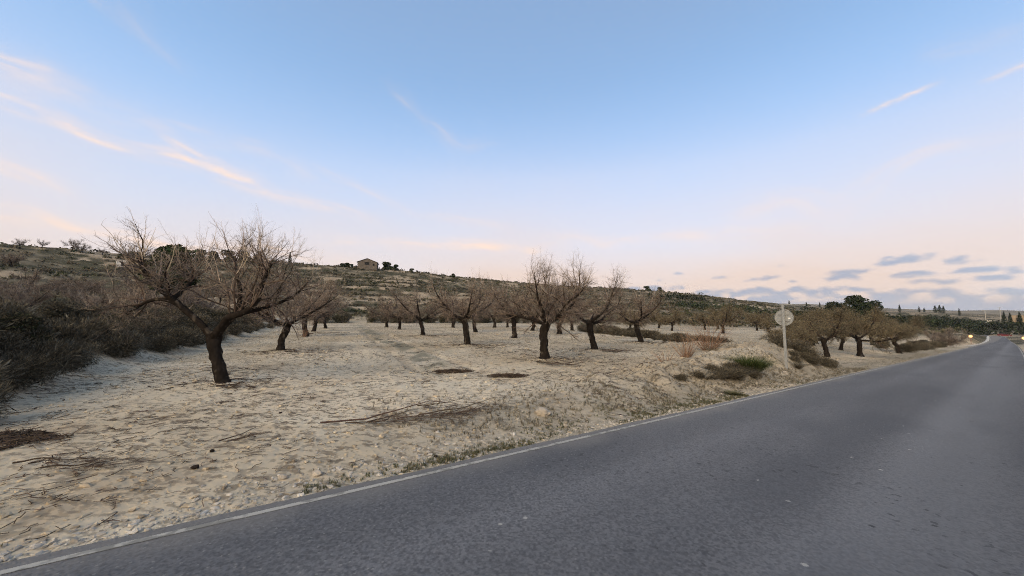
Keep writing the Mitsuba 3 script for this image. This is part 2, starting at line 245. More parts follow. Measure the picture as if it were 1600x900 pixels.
def at_tn(t, nr):                 # along the road, metres left of its axis -> x, y
    n = road_c(t) + nr
    return UX * t - UY * n, UY * t + UX * n
def strip(ts, offs, dz):
    tt, oo = np.meshgrid(ts, offs, indexing='ij')
    x, y = at_tn(tt, oo)
    z = road_z(tt) + dz - 0.012 * (oo / HALF) ** 2
    v = np.stack([x, y, z], -1).reshape(-1, 3)
    q = grid_faces(len(ts), len(offs))[:, ::-1]
    return v, q
ts = np.concatenate([np.arange(-60, 60, 0.5), np.arange(60, 372, 2.0)])
v, q = strip(ts, np.array([-2.26, -2.2, -1.5, -0.7, 0, 0.7, 1.5, 2.2, 2.26]), 0.0)
v = v.reshape(len(ts), 9, 3)
v[:, [0, 8], 2] -= 0.16
wob = 0.035 * n2(v[:, 7, 0], v[:, 7, 1], 0.5, 3, 77)
v[:, 7, 0] += -UY * wob * 2; v[:, 7, 1] += UX * wob * 2
v = v.reshape(-1, 3)
scene['road'] = mikit.ply((v, q), 'asphalt', smooth=50, )
labels['road'] = {'label': 'narrow grey asphalt country road running down to the right', 'category': 'road', 'kind': 'structure'}
for nm, o in (('road__edge_line', 2.02), ('road__edge_line_001', -2.12)):
    v, q = strip(ts, np.array([o, o + 0.03, o + 0.06]), 0.004)
    scene[nm] = mikit.ply((v, q), 'line_paint')

# ------------------------------------------------------------------ growing things
def unit(v): return v / (np.linalg.norm(v, axis=-1, keepdims=True) + 1e-12)
def tubes(P, R, sides=3):
    """m polylines of k points (m, k, 3) with radii (m, k) as tubes."""
    m, k, _ = P.shape
    tan = unit(np.gradient(P, axis=1))
    ref = np.where(np.abs(tan[:, :1, 2:]) < 0.8, [0, 0, 1.0], [1.0, 0.2, 0])
    a = unit(np.cross(tan, ref)); b = np.cross(tan, a)
    ang = np.arange(sides) * 2 * np.pi / sides
    v = P[:, :, None] + R[:, :, None, None] * (np.cos(ang)[:, None] * a[:, :, None] + np.sin(ang)[:, None] * b[:, :, None])
    i, j = np.meshgrid(np.arange(k - 1), np.arange(sides), indexing='ij')
    q = np.stack([i * sides + j, i * sides + (j + 1) % sides, (i + 1) * sides + (j + 1) % sides, (i + 1) * sides + j], -1).reshape(-1, 4)
    f = np.vstack([q[:, [0, 1, 2]], q[:, [0, 2, 3]]])
    f = (f[None] + (np.arange(m) * k * sides)[:, None, None]).reshape(-1, 3)
    return v.reshape(-1, 3), f, k * sides
class Bag:                        # meshes gathered into one, with a colour per vertex
    def __init__(self): self.v, self.f, self.c, self.n = [], [], [], 0
    def add(self, v, f, c):
        self.v.append(v); self.f.append(f + self.n); self.c.append(np.broadcast_to(c, (len(v), 3))); self.n += len(v)
    def tubes(self, P, R, col, sides=3):
        v, f, per = tubes(P, R, sides)
        self.add(v, f, np.repeat(np.clip(col, 0.004, 1), per, 0))
    def ply(self, bsdf='plant', **k):
        return mikit.ply((np.vstack(self.v), np.vstack(self.f)), bsdf, color=np.vstack(self.c), **k)
def wander(g, P, D, L, k, wob, up):
    pts = [P]; D = unit(D)
    for _ in range(k - 1):
        D = unit(D + wob * g.normal(size=D.shape) + np.array([0, 0, up]))
        P = P + D * (L / (k - 1))[:, None]
        pts.append(P)
    return np.stack(pts, 1)
def shoots(g, P, R, count, f0, f1, ang, up, l0, l1, k, wob, trop, rr, rmax, taper=0.35):
    """count side shoots from every parent polyline, between the fractions f0 and f1 of its length."""
    m, kk, _ = P.shape
    par = np.repeat(np.arange(m), count)
    f = g.uniform(f0, f1, len(par)); s = f * (kk - 1); i = np.minimum(s.astype(int), kk - 2); w = (s - i)[:, None]
    p = P[par, i] * (1 - w) + P[par, i + 1] * w
    r = R[par, i] * (1 - w[:, 0]) + R[par, i + 1] * w[:, 0]
    tan = unit(P[par, i + 1] - P[par, i])
    perp = unit(np.cross(tan, g.normal(size=tan.shape)))
    a = np.radians(ang) * g.uniform(0.6, 1.3, len(par))[:, None]
    d = tan * np.cos(a) + perp * np.sin(a) + np.array([0, 0, up])
    L = g.uniform(l0, l1, len(par)) * (1 - 0.35 * f)
    Q = wander(g, p, d, L, k, wob, trop)
    r0 = np.minimum(r * rr, rmax)
    return Q, r0[:, None] * np.linspace(1, taper, k)[None]
def resample(pts, k):
    pts = np.asarray(pts, float); d = np.r_[0, np.cumsum(np.linalg.norm(np.diff(pts[:, :3], axis=0), axis=1))]
    from scipy.interpolate import PchipInterpolator
    return PchipInterpolator(d, pts)(np.linspace(0, d[-1], k))
def rough_tube(g, pts, k, sides, rough):
    """a knotty trunk or limb from (x, y, z, radius) points."""
    q = resample(pts, k)
    v, f, _ = tubes(q[None, :, :3], q[None, :, 3], sides)
    c = np.repeat(q[:, :3], sides, 0)
    lum = 1 + rough * (meshkit.fbm(v * 7.0 + g.uniform(0, 50), 3, 3) - 0.5) * 2 + rough * 0.5 * (meshkit.fbm(v * np.array([24, 24, 6.0]), 2, 4) - 0.5) * 2
    v = c + (v - c) * lum[:, None]
    n = len(v)                    # close both ends
    v = np.vstack([v, q[:1, :3], q[-1:, :3]])
    j = np.arange(sides); e = (k - 1) * sides
    f = np.vstack([f, np.stack([(j + 1) % sides, j, j * 0 + n], 1), np.stack([e + j, e + (j + 1) % sides, j * 0 + n + 1], 1)])
    return v, f, q
TWIG, TIP, BRANCH = np.array([.188, .152, .124]), np.array([.31, .262, .215]), np.array([.075, .056, .045])
def jit(g, col, m, a=.28): return np.asarray(col) * (1 + a * g.normal(size=(m, 1))) * (1 + 0.03 * g.normal(size=(m, 3)))
def bare_tree(seed, trunk, limbs, dens=1.0, thick=1.0, sprout=1.0, size=1.0, droop=0.0, pale=1.0, low=.08):
    """trunk and limbs: lists of (x, y, z, r). Returns the meshes of trunk, limbs and crown."""
    g = np.random.default_rng(seed)
    tv, tf, _ = rough_tube(g, trunk, 44, 20, 0.30)
    lm, LP, LR = [], [], []
    for pts in limbs:
        v, f, q = rough_tube(g, pts, 20, 9, 0.26)
        lm.append((v, f)); q = resample(pts, 9); LP.append(q[:, :3]); LR.append(q[:, 3])
    LP, LR = np.array(LP), np.array(LR)
    b = Bag()
    P2, R2 = shoots(g, LP, LR, round(17 * dens), low, 1.0, 58, .22 - .15 * droop, .6 * size, 1.6 * size, 6, .22, .04 - .07 * droop, .5, .024, .3)
    b.tubes(P2, R2 * (1 + .3 * (thick - 1)), jit(g, BRANCH, len(P2)), 5)
    Pt, Rt = LP[:, -3:], LR[:, -3:]
    P2b, R2b = shoots(g, Pt, Rt, round(3 * dens), .3, 1.0, 35, .2, .5 * size, 1.1 * size, 6, .18, .05, .6, .03, .3)
    b.tubes(P2b, R2b * (1 + .3 * (thick - 1)), jit(g, BRANCH, len(P2b)), 5)
    P2, R2 = np.concatenate([P2, P2b]), np.concatenate([R2, R2b])
    P3, R3 = shoots(g, P2, R2, round(10 * dens), .1, 1.0, 50, .08 - .1 * droop, .28 * size, .85 * size, 4, .26, .02 - .05 * droop, .5, .0085, .4)
    b.tubes(P3, R3 * thick, jit(g, .5 * BRANCH + .5 * TWIG, len(P3)) * pale, 3)
    P4, R4 = shoots(g, P3, R3, round(9 * dens), .1, 1.0, 50, .05, .08 * size, .36 * size, 3, .28, .01,   .6, .0042, .5)
    b.tubes(P4, R4 * thick, jit(g, TWIG, len(P4)) * pale, 3)
    P5, R5 = shoots(g, LP[:, 2:], LR[:, 2:], round(10 * dens), 0, 1.0, 60, -.05, .15 * size, .5 * size, 3, .25, 0, .3, .007, .5)
    b.tubes(P5, R5 * thick, jit(g, TWIG, len(P5)) * pale, 3)
    if sprout:                    # the long upright shoots of the last years
        high = np.argsort(-P2[:, -1, 2] + .3 * g.normal(size=len(P2)))[:int(len(P2) * .5)]
        PS, RS = shoots(g, P2[high], R2[high], max(1, round(1.6 * sprout)), .5, 1.0, 22, .75, .45 * size, 1.25 * size, 6, .10, .07, .8, .011, .35)
        b.tubes(PS, RS * thick, jit(g, TIP, len(PS), .2) * pale, 3)
        P6, R6 = shoots(g, PS, RS, round(8 * dens), .15, 1.0, 42, .2, .06 * size, .34 * size, 3, .2, .03, .7, .0055, .5)
        b.tubes(P6, R6 * thick, jit(g, TIP, len(P6), .2) * pale, 3)
    return (tv, tf), lm, b
def vase(seed, h=1.35, r=.17, n=4, reach=2.2, lean=(0, 0), rise=.55):
    """a pruned orchard tree: short trunk, limbs spreading like a vase."""
    g = np.random.default_rng(seed + 900)
    bx, by = lean
    k1, k2 = g.normal(size=2) * .05, g.normal(size=2) * .06
    trunk = [(0, 0, -.15, r * 1.75), (0, 0, .02, r * 1.45), (.02, 0, .12, r * 1.15), (.3 * bx + k1[0], .3 * by + k1[1], .4 * h, r * .92), (.7 * bx + k2[0], .7 * by + k2[1], .75 * h, r * .98), (bx, by, h, r * 1.08), (bx, by, h + .10, r * .7)]
    limbs = []
    a0 = g.uniform(0, 6.28)
    for i in range(n):
        a = a0 + i * 6.283 / n + g.normal() * .25
        d = np.array([math.cos(a), math.sin(a), g.uniform(.22, .75)]); d /= np.linalg.norm(d)
        L = reach * g.uniform(.8, 1.15); p = np.array([bx, by, h - .05 - .1 * g.random()]); pts = [(*p, r * .55)]
        for s in range(5):
            d = d + g.normal(size=3) * .16 + np.array([0, 0, rise * (.04 + .10 * s)]); d /= np.linalg.norm(d)
            p = p + d * L / 5; pts.append((*p, r * .5 * (1 - .165 * (s + 1))))
        limbs.append(pts)
    return trunk, limbs
def at(x, y, rz=0, s=1.0, dz=0.0, sx=None):
    z = float(land(np.array([x]), np.array([y]), False)[0]) + dz
    return T().translate([float(x), float(y), z]).rotate([0, 0, 1], float(rz)).scale([float(s) * (sx or 1), float(s), float(s)])
used = {}
def key_of(name):
    used[name] = used.get(name, -1) + 1
    return name if used[name] == 0 else f'{name}_{used[name]:03d}'
def tag(k, label, cat, group=None, kind=None):
    labels[k] = {'label': label, 'category': cat}
    if group: labels[k]['group'] = group
    if kind: labels[k]['kind'] = kind
def tree_plies(t):
    (tv, tf), lm, b = t
    d = {'trunk': mikit.ply((tv, tf), 'bark', smooth=True)}
    for i, (v, f) in enumerate(lm): d['limb' + (f'_{i:03d}' if i else '')] = mikit.ply((v, f), 'bark', smooth=True)
    d['crown'] = b.ply()
    return d
def put(name, parts, M, label, cat, group=None):
    k = key_of(name)
    for p, d in parts.items(): scene[f'{k}__{p}'] = {**d, 'to_world': M}
    tag(k, label, cat, group)
    return k
def species(gid, parts):
    scene[gid] = {'type': 'shapegroup', **parts}
def copy_of(gid, name, M, label, cat, group=None, kind=None):
    k = key_of(name)
    scene[k] = {'type': 'instance', 'shapegroup': {'type': 'ref', 'id': gid}, 'to_world': M}
    tag(k, label, cat, group, kind)
    return k
def leafy(g, lobes, size, cols, b=None, shell=.55, flatten=.6, slim=.55):
    """leaf clumps, each a few small faces, through the volume of overlapping lobes (x, y, z, rx, ry, rz, count)."""
    b = b or Bag()
    for x, y, z, rx, ry, rz, cnt in lobes:
        d = unit(g.normal(size=(cnt, 3))); rr = g.uniform(shell, 1.05, cnt) ** .7
        bump = 1 + .55 * (meshkit.fbm(d * 2.3 + g.uniform(0, 30), 3, 2) - .5) * 2 * .7
        c = np.array([x, y, z]) + d * (rr * bump)[:, None] * np.array([rx, ry, rz])
        s = size * g.uniform(.5, 1.4, cnt)
        e1 = unit(g.normal(size=(cnt, 3))); e2 = unit(np.cross(e1, g.normal(size=(cnt, 3))))
        e1[:, 2] *= flatten
        a = c + e1 * s[:, None]; q = c - e1 * s[:, None] * .8; w = e2 * s[:, None] * slim
        v = np.stack([a, c + w, q, c - w], 1).reshape(-1, 3)
        i = np.arange(cnt)[:, None] * 4
        f = np.concatenate([i + [0, 1, 2], i + [0, 2, 3]]).reshape(-1, 3)
        tone = cols[g.integers(0, len(cols), cnt)] * (1 + .25 * g.normal(size=(cnt, 1)))
        b.add(v, f, np.repeat(np.clip(tone, .004, 1), 4, 0))
    return b
def blades(g, n, h, spread, width, cols, lean=.5, b=None, base=.25, k=3):
    """a tuft of n curving strips."""
    b = b or Bag()
    a = g.uniform(0, 6.283, n); rad_ = spread * np.sqrt(g.random(n))
    o = np.stack([np.cos(a), np.sin(a), 0 * a], 1)
    p = o * (rad_ * base)[:, None]
    L = h * g.uniform(.55, 1.1, n)
    tilt = lean * (rad_ / spread) + .12 * g.normal(size=n)
    pts = []
    for s in range(k):
        fr = s / (k - 1)
        out = tilt * fr * (.5 + .7 * fr)
        pts.append(p + o * (out * L + rad_ * (1 - base) * fr)[:, None] + np.array([0, 0, 1.0]) * (L * fr * (1 - .28 * np.abs(tilt) * fr))[:, None] + g.normal(size=(n, 3)) * .045 * fr * h)
    P = np.stack(pts, 1)
    side = unit(np.cross(g.normal(size=(n, 3)), np.array([0, 0, 1.0])))
    w = width * g.uniform(.6, 1.4, n)[:, None, None] * np.linspace(1, .15, k)[None, :, None] * side[:, None]
    v = np.stack([P - w, P + w], 2).reshape(n, -1, 3)
    i = np.arange(k - 1)[:, None] * 2
    f1 = np.concatenate([i + [0, 1, 3], i + [0, 3, 2]])
    f = (f1[None] + (np.arange(n) * 2 * k)[:, None, None]).reshape(-1, 3)
    tone = cols[g.integers(0, len(cols), n)] * (1 + .25 * g.normal(size=(n, 1)))
    b.add(v.reshape(-1, 3), f, np.repeat(np.clip(tone, .004, 1), 2 * k, 0))
    return b
DRY = np.array([[.120, .104, .078], [.155, .135, .100], [.088, .079, .060], [.195, .168, .122], [.070, .064, .049]])
DARKSCRUB = np.array([[.050, .050, .036], [.075, .068, .050], [.034, .036, .026], [.095, .082, .060]])
OLIVE = np.array([[.060, .066, .036], [.085, .085, .050], [.040, .048, .026], [.110, .100, .064]])
PINE = np.array([[.022, .036, .016], [.032, .046, .020], [.014, .024, .012], [.046, .058, .026]])
CITRUS = np.array([[.018, .027, .014], [.025, .034, .017], [.011, .017, .010], [.036, .044, .023]])
def fuzz(g, lobes, length, width, cols, b=None):
    """fine stems standing out of overlapping lobes (x, y, z, rx, ry, rz, count): twiggy dry undergrowth."""
    b = b or Bag()
    for x, y, z, rx, ry, rz, cnt in lobes:
        d = unit(g.normal(size=(cnt, 3)) + [0, 0, .35]); rr = g.uniform(.35, 1.0, cnt) ** .6
        p = np.array([x, y, z]) + d * rr[:, None] * np.array([rx, ry, rz])
        o = unit(d + .55 * g.normal(size=(cnt, 3)) + [0, 0, .45]); L = length * g.uniform(.4, 1.4, cnt)[:, None]
        w = unit(np.cross(o, g.normal(size=(cnt, 3)))) * width * g.uniform(.6, 1.5, cnt)[:, None]
        v = np.stack([p - w, p + w, p + o * L * .6 + w * .6 + .06 * L * g.normal(size=(cnt, 3)), p + o * L], 1).reshape(-1, 3)
        i = np.arange(cnt)[:, None] * 4
        f = np.concatenate([i + [0, 1, 2], i + [0, 2, 3]]).reshape(-1, 3)
        tone = cols[g.integers(0, len(cols), cnt)] * (1 + .3 * g.normal(size=(cnt, 1)))
        b.add(v, f, np.repeat(np.clip(tone, .004, 1), 4, 0))
    return b
ORD = ['first', 'second', 'third', 'fourth', 'fifth', 'sixth', 'seventh', 'eighth', 'ninth', 'tenth', 'eleventh', 'twelfth', 'thirteenth', 'fourteenth', 'fifteenth', 'sixteenth', 'seventeenth', 'eighteenth', 'nineteenth', 'twentieth', '21st', '22nd', '23rd', '24th', '25th', '26th', '27th', '28th', '29th', '30th']

# ------------------------------------------------------------------ the orchard
rnd = random.Random(5)
big_trunk = [(.09, 0, -.15, .24), (.08, 0, .03, .19), (.06, 0, .12, .155), (.01, 0, .34, .138), (-.12, .02, .66, .124), (-.19, .02, .95, .135), (-.22, .03, 1.18, .15), (-.20, .03, 1.28, .09)]
big_limbs = [
  [(-.24, .02, 1.12, .105), (-.42, -.08, 1.42, .08), (-.78, -.18, 1.80, .068), (-1.10, -.28, 2.12, .066), (-1.42, -.45, 2.52, .05), (-1.62, -.55, 3.0, .03)],
  [(-.92, -.22, 1.92, .048), (-1.30, -.30, 2.05, .04), (-1.75, -.15, 1.98, .034), (-2.2, .0, 1.80, .026), (-2.6, .1, 1.70, .016)],
  [(-.19, .05, 1.18, .09), (.0, .10, 1.45, .07), (.20, .2, 1.78, .06), (.16, .3, 2.25, .05), (.0, .35, 2.75, .034), (-.1, .4, 3.2, .02)],
  [(-.17, .0, 1.15, .105), (.10, -.16, 1.40, .086), (.38, -.28, 1.64, .076), (.72, -.36, 1.72, .068), (1.02, -.34, 1.98, .056), (1.20, -.42, 2.4, .045), (1.5, -.6, 2.85, .026)],
  [(.70, -.34, 1.72, .048), (1.10, .05, 1.90, .04), (1.45, .28, 2.12, .032), (1.75, .40, 2.45, .02)],
  [(-1.05, -.25, 2.05, .055), (-1.1, .2, 2.4, .045), (-1.35, .6, 2.8, .03), (-1.5, .7, 3.1, .02)],
  [(.12, .12, 1.68, .05), (.45, .3, 2.1, .042), (.70, .3, 2.6, .034), (.62, .2, 3.1, .022)]]
parts = tree_plies(bare_tree(11, big_trunk, big_limbs, .76, 1.1, 1.5, 1.0, droop=.25, pale=1.15, low=.3))
put('almond_tree', parts, at(-7.02, 9.05), 'largest bare almond tree with a black leaning forked trunk, nearest to the scrub bank', 'tree', 'bare almond trees of the orchard')
NEAR = []
for i, (sd, h, r, n, reach, lean, rise) in enumerate([(1, 1.45, .165, 5, 2.5, (.10, 0), 1.0), (2, 1.5, .17, 5, 2.9, (-.22, 0), .7), (3, 1.42, .15, 5, 2.6, (-.16, .1), .8), (4, 1.35, .155, 4, 2.6, (-.22, 0), .6), (5, 1.25, .15, 5, 2.9, (.2, .1), .7), (6, 1.25, .19, 5, 2.7, (.1, 0), .3)]):
    tr, lb = vase(sd, h, r, n, reach, lean, rise)
    NEAR.append(tree_plies(bare_tree(20 + i, tr, lb, .80, 1.4, (1.5, .7, .8, .7, .4, .3)[i], 1.0, (0, .3, .2, .1, .3, .4)[i], 1.15)))
AG = 'bare almond trees of the orchard'
for x, y, v, rz, s, text in [
  (1.20, 14.07, 0, 20, 1.0, 'bare vase shaped almond tree with tall upright shoots, nearest of the middle trees'),
  (-2.48, 20.75, 1, 0, 1.0, 'bare almond tree with bent trunk and thick left limb, left of the tallest middle tree'),
  (3.93, 17.98, 2, 40, .98, 'bare almond tree just right of the tallest middle tree'),
  (7.72, 22.48, 3, 10, .95, 'bare almond tree with a crooked black trunk at the right edge of the upper field'),
  (-10.43, 16.88, 4, 0, 1.0, 'bare almond tree with a straight dark trunk right behind the large black leaning tree'),
  (-7.10, 29.83, 4, 150, 1.05, 'grey bare almond tree with a curved trunk standing right of the tractor tracks')]:
    put('almond_tree', NEAR[v], at(x, y, rz, s), text, 'tree', AG)
for i in range(4):
    tr, lb = vase(40 + i, 1.3, .15, 5 + i % 2, 2.7, ((-.1, .1, .2, -.2)[i], 0), .75)
    species(f'orchard_kind_{i}', tree_plies(bare_tree(50 + i, tr, lb, .82, 2.0, .25, .9, .3)))
for i, (x, y, text) in enumerate([
  (-15.9, 28.85, 'bare almond tree with a crooked black trunk beside pinkish dry stalks at the left'),
  (-20.09, 37.83, 'bare almond tree with a brownish trunk, behind the crooked black trunk at the left'),
  (-16.66, 49.55, 'small far almond tree before the dark hedge, left of its nearer neighbour'),
  (-12.78, 42.37, 'far almond tree in the back of the orchard just right of the tractor tracks'),
  (-7.72, 48.95, 'far almond tree seen between the curved grey trunk and the bent grey trunk'),
  (-3.5, 35.88, 'almond tree standing close behind the bent grey trunk of the middle'),
  (-2.26, 48.70, 'distant almond tree left of a pair in the back row of the upper field'),
  (-.6, 50.17, 'distant almond tree with forked stem in the back row of the upper field'),
  (.19, 27.57, 'almond tree behind and left of the tallest middle tree'),
  (2.12, 38.72, 'almond tree far behind the tallest middle tree'),
  (4.14, 32.67, 'almond tree with a leaning stem, seen between the tallest middle tree and its right neighbour'),
  (-23.0, 46.0, 'farthest almond tree at the left corner of the field under the scrub bank'),
  (6.6, 41.0, 'almond tree at the back right corner of the upper field'),
  (-9.5, 60.0, 'tiny almond tree at the very back of the field near the hedge')]):
    copy_of(f'orchard_kind_{i % 4}', 'almond_tree', at(x, y, 37 * i % 360, (1.12, 1.06, 1.16, 1.02)[i % 4], 0, 1.1), text, 'tree', AG)
for i in range(3):
    tr, lb = vase(46 + i, 1.3, .15, 5, 2.2, ((-.1, .1, .15)[i], 0), .5)
    species(f'low_kind_{i}', tree_plies(bare_tree(56 + i, tr, lb, 1.05, 2.2, 0, .95, .1, (.86, .90, .74), .18)))
LG = 'almond trees on the lower terrace'
for i, (x, y, s, text) in enumerate([
  (19.45, 23.2, .88, 'slim almond tree with forked stem, leftmost of three along the lower field by the road'),
  (23.48, 25.32, .98, 'broad almond tree with stout trunk, middle of three along the lower field by the road'),
  (32.4, 31.4, 1.0, 'broad dark almond tree, rightmost of three along the lower field by the road'),
  (19.6, 27.8, .62, 'almond tree with a pale branch directly behind the round sign'),
  (22.6, 30.2, .66, 'almond tree right of the sign pole, beyond the mound'),
  (26.3, 30.0, .8, 'almond tree behind the gap between the left and middle roadside trees'),
  (26.9, 33.5, .95, 'second almond tree deep behind the slim forked roadside tree'),
  (29.4, 36.2, .95, 'almond tree deep behind the stout middle roadside tree'),
  (38.5, 40.0, 1.0, 'almond tree behind the broad dark roadside tree'),
  (43.2, 43.8, 1.0, 'farthest almond tree of the lower field towards the road'),
  (28.0, 49.6, 1.12, 'wide low almond tree spreading like a bush behind the dry grass bank'),
  (23.0, 53.7, .95, 'almond tree with low forked stem, left of the wide bush like one'),
  (24.8, 63.0, .95, 'almond tree in the second row behind the low forked stem'),
  (20.3, 61.0, .9, 'almond tree right behind the crooked black trunk at the field edge'),
  (31.5, 61.0, .95, 'almond tree straight behind the wide bush like one'),
  (36.5, 66.0, .95, 'almond tree in the back row of the lower terrace'),
  (42.0, 64.0, .95, 'small almond tree at the right end of the back row of the lower terrace'),
  (48.0, 72.0, .95, 'tiny almond tree beyond the row end on the pale slope'),
  (14.5, 46.0, .85, 'grey almond tree sunk behind the grassy edge of the upper field')]):
    copy_of(f'low_kind_{i % 3}', 'almond_tree', at(x, y, 71 * i % 360, s * .96, 0, 1.12), text, 'tree', LG)
# a willow like bush by the road
tr, lb = vase(61, .35, .12, 6, 2.0, (0, 0), .7)
parts = tree_plies(bare_tree(62, tr, lb, 1.0, 2.0, .2))
put('bare_bush', parts, at(59.0, 51.0, 0, 1.0), 'rounded bare olive brown bush alone by the road before the bend', 'bush')

# pale young trees and haze of bare trees up the left slope
for i in range(3):
    tr, lb = vase(70 + i, .5, .075, 4, 1.8, (.1 * i, 0), 1.0)
    b_ = bare_tree(75 + i, tr, lb, .55, 2.0, 1.0, .9, pale=1.5)
    parts = tree_plies(b_)
    for p in parts:
        if p != 'crown': parts[p]['bsdf'] = {'type': 'ref', 'id': 'pale_bark'}
    species(f'young_kind_{i}', parts)
scene['pale_bark'] = {'type': 'diffuse', 'reflectance': {'type': 'rgb', 'value': [.25, .22, .175]}}
for i, (x, y, s, text) in enumerate([
  (-28.6, 26.8, 1.0, 'pale forked sapling at the edge of the upper terrace, left of the large black tree'),
  (-24.2, 24.6, .8, 'small pale crooked tree half hidden behind the low branch of the large black tree'),
  (-41.8, 37.5, 1.25, 'pale bare tree with a hooked stem standing on the second terrace at the left'),
  (-47.0, 36.0, 1.2, 'pale bare tree nearest to the left margin on the second terrace'),
  (-52.0, 47.0, 1.3, 'pale slender bare tree further up the slope at the far left')]):
    copy_of(f'young_kind_{i % 3}', 'young_tree', at(x, y, 97 * i, s), text, 'tree', 'pale young trees on the left terraces')
g = np.random.default_rng(17)
k_ = 0
while k_ < 75:
    x, y = g.uniform(-140, -24), g.uniform(30, 125)
    if not (d_bank(np.array(x), np.array(y)) > 7 and x > -1.36 * y - 6): continue
    if meshkit.fbm(np.array([x / 22, y / 22, 0.0]), 2, 31) < .47: continue
    copy_of(f'orchard_kind_{k_ % 4}', 'slope_tree', at(x, y, g.uniform(0, 360), g.uniform(.7, 1.05), -.25), 'bare brown tree among the scrub of the left slope', 'tree', 'bare trees scattered over the left slope')
    k_ += 1
for i, (x, y, s) in enumerate([(-167.0, 124.4, .9), (-169.9, 132.5, .75), (-165.4, 138.0, 1.2), (-163.5, 139.5, 1.1), (-160.6, 144.0, .8), (-157.0, 149.9, .85), (-155.0, 151.0, 1.0), (-150.0, 153.0, .9)]):
    copy_of(f'orchard_kind_{i % 4}', 'ridge_tree', at(x, y, 50 * i, s), f'{ORD[i]} bare tree from the left along the far left ridge', 'tree', 'bare trees along the left ridge')

# ------------------------------------------------------------------ evergreens
def evergreen(seed, H, lobes, cols, size, trunk_r=.2):
    g = np.random.default_rng(seed)
    v, f, _ = rough_tube(g, [(0, 0, -.3, trunk_r * 1.3), (.1, 0, H * .3, trunk_r), (-.1, .1, H * .6, trunk_r * .7), (0, 0, H * .9, trunk_r * .3)], 12, 8, .1)
    return {'trunk': mikit.ply((v, f), 'bark', smooth=True), 'crown': leafy(g, lobes, size, cols).ply()}
def lumpy(seed, R_, H, n, cnt, base=.25):
    g = np.random.default_rng(seed); out = []
    for i in range(n):
        a = g.uniform(0, 6.283); q = math.sqrt(g.random()); zz = g.uniform(base, .85)
        rr = R_ * (1 - .55 * max(0, zz - .35)) * q * .7
        s = R_ * g.uniform(.32, .55)
        out.append((rr * math.cos(a), rr * math.sin(a), zz * H, s, s, s * .75, cnt))
    return out
ROUND = evergreen(81, 4.2, lumpy(81, 3.0, 5.2, 13, 420, .12), PINE, .26)
put('pine_tree', evergreen(82, 11, lumpy(82, 5.2, 12.4, 26, 420, .12), PINE, .36, .35), at(139.5, 150, 0, 1.0), 'tallest dark rounded pine on the skyline above the lower orchard', 'tree', 'dark trees above the lower orchard')
put('pine_tree', evergreen(83, 8, lumpy(83, 3.6, 10.4, 18, 380, .15), PINE * [.75, .9, 1.15], .32, .3), at(151, 156, 0, 1.0), 'bluish dark pine close to the right of the tallest pine', 'tree', 'dark trees above the lower orchard')
put('pine_tree', evergreen(84, 5, lumpy(84, 4.6, 8.0, 17, 420, .1), CITRUS * 1.15, .33, .3), at(128, 147, 0, 1.0), 'squat round dark green tree left of the tallest pine', 'tree', 'dark trees above the lower orchard')
put('pine_tree', evergreen(85, 4, [(dx, 0, 2.0 + .3 * (i % 2), 2.6, 2.2, 1.9, 500) for i, dx in enumerate((-6, -3, 0, 3, 5.5))], CITRUS, .33, .25), at(117, 146, 0, 1.0), 'low wide spread of dark green trees behind the round sign', 'tree', 'dark trees above the lower orchard')
put('pine_tree', evergreen(86, 5.5, lumpy(86, 2.3, 6.4, 13, 420, .38), PINE, .24, .22), at(-37.8, 40.5, 0, 1.34, 0), 'dark evergreen rising behind the crown of the large black almond tree', 'tree')
for i, (x, y, s, text) in enumerate([
  (-146, 163, .95, 'dark pine at the left end of the pine clump on the left ridge'), (-140, 165, 1.1, 'second dark pine from the left of the ridge clump'), (-134.5, 166, 1.05, 'third dark pine from the left of the ridge clump'),
  (-128.5, 167, 1.2, 'tallest rounded pine of the ridge clump'), (-123, 168.5, 1.15, 'round pine right beside the tallest of the ridge clump'), (-118, 170, .95, 'last round pine of the ridge clump'), (-113.5, 175, .6, 'small separate pine between the ridge clump and the cypress'), (-145.5, 142, .75, 'lone dark pine on the ridge beside the white hut'), (-150, 141, .5, 'low dark pine left of the one beside the white hut')]):
    put('ridge_pine', ROUND, at(x, y, 60 * i, s, -.4), text, 'tree', 'pines on the left ridge')
def cypress(seed, H, R_):
    g = np.random.default_rng(seed)
    return evergreen(seed, H, [(0, 0, H * z, R_ * w, R_ * w, H * .13, 190) for z, w in ((.12, .8), (.28, 1), (.45, .95), (.6, .75), (.75, .52), (.88, .3), (.97, .12))], PINE * .8, .22, .15)
CY = cypress(91, 6.0, .95)
def ridge_at(az_deg):             # where the skyline stands in this direction
    s = np.exp(np.linspace(math.log(60), math.log(700), 500)); a = math.radians(az_deg)
    x, y = s * math.sin(a), s * math.cos(a)
    i = ((land(x, y, False) - CAM_Z) / s).argmax(); return x[i], y[i]
put('cypress', CY, at(-107.5, 178, 0, 1.0), 'pointed dark cypress at the right end of the ridge pines', 'tree', 'cypresses on the skyline')
